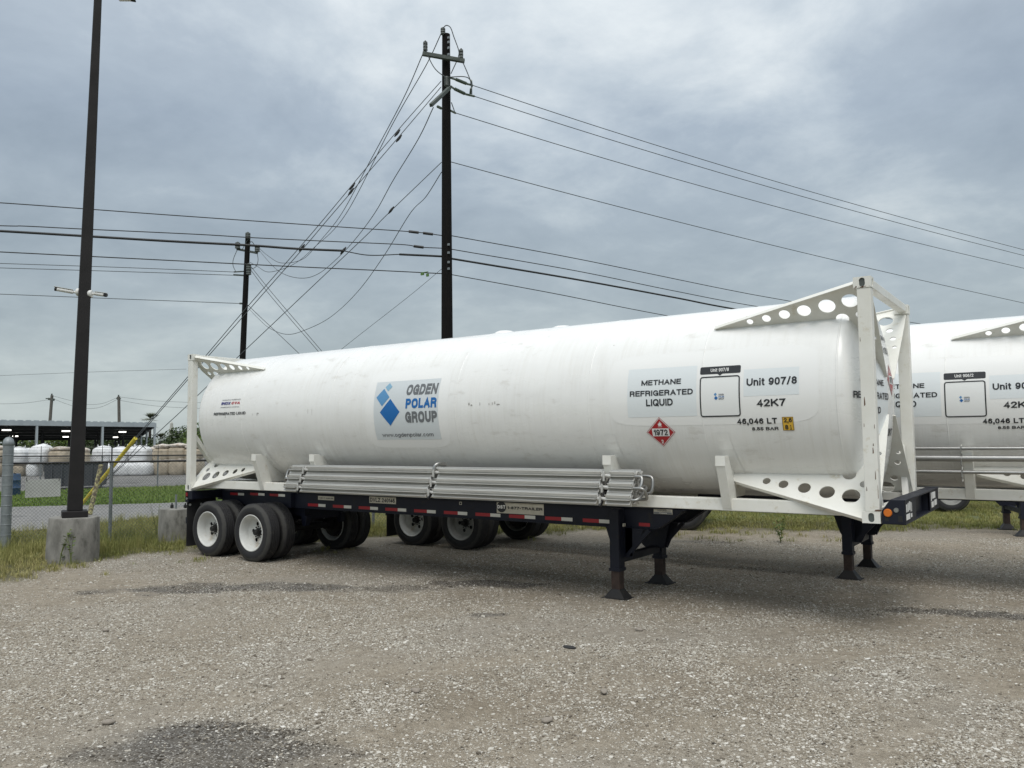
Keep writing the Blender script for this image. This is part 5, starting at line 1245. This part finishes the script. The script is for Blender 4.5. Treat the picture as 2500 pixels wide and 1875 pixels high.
for t in (-.62,.205,.615,.99):
    q=A_+fd*t; MB().box(-.075,.075,-.075,.075,0,zf-.3).build('column',M['zinc'],root,loc=s((q.x,q.y,0)))
for t in (.04,.23,.42,.63,.80,.985):
    for u in (.35,.65,.95):
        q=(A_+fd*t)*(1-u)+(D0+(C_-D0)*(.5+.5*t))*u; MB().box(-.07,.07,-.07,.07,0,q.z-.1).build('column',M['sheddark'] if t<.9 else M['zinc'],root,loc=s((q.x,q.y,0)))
for u in (.2,.4,.6,.8):
    p0=A0*(1-u)+D0*u; p1_=B_*(1-u)+C_*u; MB().bar(s(p0)-Vector((0,0,.12)),s(p1_)-Vector((0,0,.12)),.08,.18).build('purlin',M['sheddark'],root)
for x_,y_ in ((16,1050),(34,1065),(161,1052.5),(162.5,1066.5),(299,1054.5),(284.5,1067.5)):
    # lamps hang just under the sloping roof
    v=Vector(CF+CR*(x_-1250)/FPX-CU*(y_-937.5)/FPX); n_=(B_-A_).cross(C_-B_).normalized(); o_=Vector(CAMP); t_=(A_-Vector((0,0,.25))-o_).dot(n_)/v.dot(n_)
    q=o_+v*t_; MB().box(-.10,.10,-.30,.30,-.05,.05).build('lamp',M['lamp'],root,loc=s(q))
# bulk bags
def bag_mesh(w,h,seed,top=.12):
    r=random.Random(seed); b=MB(); nu,nv_=20,9; V=[];F=[]
    for j in range(nv_):
        t=j/(nv_-1); z_=h*t; bul=1+.07*math.sin(math.pi*t)-(.10 if j==0 else 0)-(.28*max(0,t-.86)/.14)
        for i in range(nu):
            a=2*math.pi*i/nu; c,s_=math.cos(a),math.sin(a); p=4.5; rr_=(abs(c)**p+abs(s_)**p)**(-1/p)*w/2*bul*(1+r.uniform(-.02,.02)); V.append((c*rr_,s_*rr_,z_+(r.uniform(-.05,.05)*h*(1 if t>.9 else .0))))
    for j in range(nv_-1):
        for i in range(nu): F.append((j*nu+i,j*nu+(i+1)%nu,(j+1)*nu+(i+1)%nu,(j+1)*nu+i))
    V.append((r.uniform(-.1,.1),r.uniform(-.1,.1),h+top)); F+=[((nv_-1)*nu+i,(nv_-1)*nu+(i+1)%nu,len(V)-1) for i in range(nu)]
    F.append(tuple(range(nu))[::-1]); return MB().add(V,F)
def bag(px,w,z0,h,kind,label,d=53.5,rot=None,tilt=0,top=.12,seed=None):
    q=at(px,1160,d); ro=empty('bulk_bag',(q.x,q.y,z0),(rot if rot is not None else R(30)+rnd.uniform(-.15,.15))); tag(ro,label,'bulk bag','bulk bags stacked in the storage yard'); ro.rotation_euler[1]=tilt
    bag_mesh(w,h,seed or int(px),top if kind=='w' else .02).build('bag_body',M['bagw'] if kind=='w' else M['bagt'],ro,smooth=50)
    if kind=='t':
        v=bag_mesh(w*.97,.20,int(px)+5,.08); v.build('crumpled_top',M['bagtop'],ro,smooth=60,loc=(0,0,h-.02))
    else:
        for sx in (-1,1): MB().tube([(sx*w*.3,-w*.1,h*.95),(sx*w*.33,0,h+.18),(sx*w*.3,w*.1,h*.95)],.02,4).build('lifting_loop',M['bagw'],ro)
    return ro
B=lambda *a,**k:bag(*a,**k)
B(-8,1.05,0,.95,'t','tan bag, lower one at the left edge behind the gate post'); B(-8,1.05,.96,.85,'t','tan bag, upper one at the left edge behind the gate post')
B(42,1.0,.0,.75,'t','lower tan bag behind the blank signboard'); B(44,1.1,.80,1.05,'w','white bag on top of the stack behind the blank signboard',tilt=.04)
B(66,.9,.80,.95,'w','dull white bag just left of the second shed column',d=55.5); B(84,.8,0,.8,'w','narrow white bag low beside the dumpster'); B(100,1.22,.85,1.10,'w','tall white bag with a ruffled top above the dumpster',top=.2)
B(148,1.18,.75,.95,'t','wide tan bag above the dumpster, left of the lamp post'); B(150,1.15,0,.74,'t','tan bag hidden low behind the dumpster'); B(206,.5,.75,.85,'t','narrow tan bag just right of the lamp post',d=52); B(190,1.0,.75,.85,'t','tan bag behind the lamp post',d=54.5)
B(252,1.1,.82,1.05,'w','white bag right of the third shed column',tilt=-.03); B(291,1.05,.86,.95,'w','slumped white bag tilting right behind the yellow guard',tilt=.22); B(318,.7,.85,1.0,'w','grey-white bag half hidden behind the slumped one',d=55)
B(342,1.15,.86,1.0,'w','square white bag at the right end of the white row')
B(372,.7,.80,.80,'t','darker tan bag between the white and the tan rows',d=55); B(368,.8,0,.80,'t','dark tan bag low at the right end of the white heap',d=55)
B(397,1.02,.92,.88,'t','upper pale tan bag beside the end column of the shed'); B(398,1.0,0,.9,'t','lower pale tan bag beside the end column of the shed')
B(435,1.05,.95,.90,'t','upper tan bag at the right end of the rows'); B(436,1.05,0,.93,'t','lower tan bag at the right end of the rows'); B(474,1.05,0,.93,'t','lower tan bag just behind the tank frame post'); B(474,1.05,.95,.8,'t','upper tan bag just behind the tank frame post')
for px_,w_,l in ((268,1.3,'left'),(306,1.3,'middle'),(345,1.5,'right')): bag(px_,w_,0,.80,'w','flattened white bag, %s one of the low heap under the white row'%l,d=53,top=.1,seed=int(px_)+40)
# dumpster and blue drum
q0=Vector((-25.3,9.35,0)); q1=Vector((-24.1,10.95,0)); dx=(q1-q0).normalized(); dy=Vector((-dx.y,dx.x,0))
root=empty('dumpster',q0,math.atan2(dx.y,dx.x)); tag(root,'dark blue-grey open dumpster behind the fence, left of the lamp post','dumpster')
q=root
MB().hexa([(-.05,0,.12),(2.3,0,.12),(2.3,1.5,.12),(-.05,1.5,.12),(-.1,-.08,1.22),(2.35,-.08,1.22),(2.35,1.58,1.22),(-.1,1.58,1.22)]).build('bin_body',M['dump'],root)
MB().box(-.13,2.38,-.12,-.04,1.18,1.27).build('rim',M['dump'],root)
for x in np.arange(.2,2.3,.42): MB().box(x,x+.06,-.11,.02,.15,1.18).build('rib',M['dump'],root)
for x in (.1,2.05): MB().lathe([(.001,-.03),(.08,-.03),(.08,.03),(.001,.03)],12,'y',(x,.1,.08)).build('caster',M['hub'],root)
a=at(31,1186,33); root=empty('drum',(a.x,a.y,0)); tag(root,'blue plastic drum between the gate post and the signboard','drum')
MB().lathe([(.001,0),(.27,0),(.29,.04),(.285,.3),(.30,.32),(.285,.34),(.285,.62),(.30,.64),(.285,.66),(.28,.86),(.26,.9),(.001,.9)],20,'z').build('drum_body',M['bluep'],root,smooth=40)
MB().lathe([(.001,.9),(.04,.9),(.04,.93),(.001,.93)],10,'z',(.15,0,0)).build('bung',M['hub'],root)
# monument, palm, trees
b=at(418,1083,6000); root=empty('monument',(b.x,b.y,0)); tag(root,'pale stone obelisk on the far horizon','monument')
MB().hexa([(-16,-16,0),(16,-16,0),(16,16,0),(-16,16,0),(-7.5,-7.5,150),(7.5,-7.5,150),(7.5,7.5,150),(-7.5,7.5,150)]).build('shaft',M['stone_m'],root)
MB().hexa([(-7.5,-7.5,150.01),(7.5,-7.5,150.01),(7.5,7.5,150.01),(-7.5,7.5,150.01),(-1,-1,163),(1,-1,163),(1,1,163),(-1,1,163)]).build('star_top',M['stone_m'],root)
def leafcloud(c,rx,ry,rz,n,size,seed,clumps=14):
    r=random.Random(seed); b=MB(); cs=[]
    for k in range(clumps):
        a=r.random()*6.28; u=r.uniform(-.8,1); q=math.sqrt(max(0,1-u*u))*r.uniform(.35,.8); cs.append((c[0]+rx*q*math.cos(a),c[1]+ry*q*math.sin(a),c[2]+rz*u*.75,r.uniform(.28,.5)))
    for k in range(n):
        cc=cs[r.randrange(clumps)]; v=Vector((r.gauss(0,1),r.gauss(0,1),r.gauss(0,1))).normalized()*(r.random()**.4)
        p=Vector((cc[0]+v.x*rx*cc[3],cc[1]+v.y*ry*cc[3],cc[2]+v.z*rz*cc[3]*1.1)); nrm=Vector((r.gauss(0,1),r.gauss(0,1),r.gauss(0,1)+.6)).normalized(); t=nrm.orthogonal().normalized(); u_=nrm.cross(t); s_=size*(.6+.8*r.random())
        b.add([p+t*s_,p+u_*s_*.45,p-t*s_,p-u_*s_*.45],[(0,1,2,3)])
    return b,cs
def tree(px,d,base_w,h,label,mat='leafd',n=900,seed=1,size=.16,trunk=.12,low=.25):
    q=at(px,1100,d); ro=empty('tree',(q.x,q.y,0)); tag(ro,label,'tree'); 
    lb,cs=leafcloud((0,0,h*(.5+low/2)),base_w/2,base_w/2,h*(.5-low/2)*1.05,n,size,seed)
    cr_=lb.build('crown',M[mat],ro); 
    tk_=MB().tube([(0,0,-.1),(.03,.02,h*.3),(0,0,h*.62)],[trunk,trunk*.7,trunk*.35],8)
    for c in cs[:6]: tk_.tube([(0,0,h*.3),((c[0])*.5,c[1]*.5,(h*.3+c[2])/2+.1),c[:3]],[trunk*.45,trunk*.3,.015],5)
    tk_.build('trunk',M['bark'],ro,smooth=60); return ro
T=[(-30,90,7,4.2),(25,92,6,3.7),(62,95,6.5,3.5),(115,90,6,3.8),(150,94,6,4.0),(178,92,5,3.5),(215,90,5,3.3),(240,93,5.5,3.8),(272,95,5,3.4),(298,92,4.6,3.5),(322,96,4.4,3.3),(345,97,4,3.0)]
for k,(px_,d_,w_,h_) in enumerate(T):
    tree(px_,d_,w_,h_,['bushy tree seen through the shed at the far left edge','rounded tree behind the shed over the first white bag','low tree behind the shed left of the second column','tree behind the shed over the tall ruffled white bag','tallest tree behind the shed, left of the lamp post','tree behind the shed partly hidden by the lamp post','small tree just right of the lamp post behind the shed','leafy tree behind the shed over the third column','dull tree behind the shed over the slumped white bag','tree behind the shed left of the yellow guard top','tree behind the shed right of the yellow guard top','last low tree under the right end of the shed roof'][k],mat='leafb' if k in (4,7,3) else 'leafd',seed=k+3,n=1100)
tree(398,105,3.0,2.6,'small dark bush at the foot of the palm','leafd',600,31); tree(428,88,3.0,2.9,'dark bushy tree left of the tank frame post','leafd',900,32); tree(450,90,4.5,3.9,'dark tree cut by the tank frame post','leafd',1200,33)
tree(492,58,3.2,3.4,'bright green tree between the tank frame post and the tank head','leafb',1500,34,size=.12); tree(470,60,3.0,2.6,'green shrub low behind the tank frame brace','leafd',1200,35,size=.12)
def palm(px,d,h,label,seed=1):
    q=at(px,1100,d); ro=empty('palm_tree',(q.x,q.y,0)); tag(ro,label,'palm tree'); r=random.Random(seed)
    MB().tube([(0,0,0),(.1,0,h*.5),(0,.05,h)],[.22,.17,.15],10).build('trunk',M['bark'],ro,smooth=50)
    for k in range(26):
        a=r.random()*6.28; el=r.uniform(-.6,1.45); L=r.uniform(1.1,1.6); b=MB(); c,s_=math.cos(a),math.sin(a)
        pe=Vector((c*math.cos(el),s_*math.cos(el),math.sin(el)))*L*.55+Vector((0,0,h))
        for j in range(13):
            f_=(j-6)/6*1.15; d_=Vector((c*math.cos(f_)-s_*math.sin(f_),s_*math.cos(f_)+c*math.sin(f_),math.sin(el)*.9-abs(f_)*.1-.15)).normalized()*L*.65; w_=Vector((-d_.y,d_.x,0)).normalized()*.03
            b.add([pe,pe+d_*.5+w_,pe+d_,pe+d_*.5-w_],[(0,1,2,3)])
        b.add([Vector((0,0,h)),pe+Vector((.02,0,0)),pe-Vector((.02,0,0))],[(0,1,2)]); b.build('frond',M['palmf'],ro)
palm(364,100,4.6,'tall palm whose crown shows above the right end of the shed roof',2); palm(389,100,2.2,'short palm to the right of the shed end column',5)
# small things lying on the gravel
def hitg(px,py):
    v=CF+CR*(px-1250)/FPX-CU*(py-937.5)/FPX; t=-CAMP[2]/v[2]; return (CAMP[0]+v[0]*t,CAMP[1]+v[1]*t)
r=random.Random(5)
x,y=hitg(1390,1585); o=MB().lathe([(.001,.012),(.05,.01),(.062,.002),(.062,-.005)],14,'z').build('rubber_scrap',M['rubber'],None,smooth=40,loc=(x,y,.02)); o.scale=(1.2,.6,1); tag(o,'small flat black scrap lying on the open gravel','scrap')
for k,(px_,py_) in enumerate(((1015,1690),(1335,1763),(1475,1692),(258,1542),(265,1768),(2040,1663),(1560,1540))):
    x,y=hitg(px_,py_); b=bmesh.new(); bmesh.ops.create_icosphere(b,subdivisions=2,radius=1)
    for v_ in b.verts: v_.co*=.8+.35*mnoise.noise(v_.co*1.3+Vector((k,0,0)))+.1
    me=bpy.data.meshes.new('rock'); b.to_mesh(me); b.free(); me.materials.append(noisy('rock_brown',(.20,.17,.14),(.32,.29,.25),9,(.9,.95))); me.shade_smooth(); o=link('rock',me,None,(x,y,.016)); o.scale=(.05,.035,.022); o.rotation_euler=(0,0,k)
    tag(o,['brownish rock left of centre on the near gravel','dark rock low in the middle of the near gravel','rock right of the middle on the near gravel','reddish rock left on the gravel near the lamp post','flat brown rock at the bottom left beside the dark patch','rock at the right on the near gravel','small rock below the near landing leg'][k],'rock','larger rocks on the gravel')
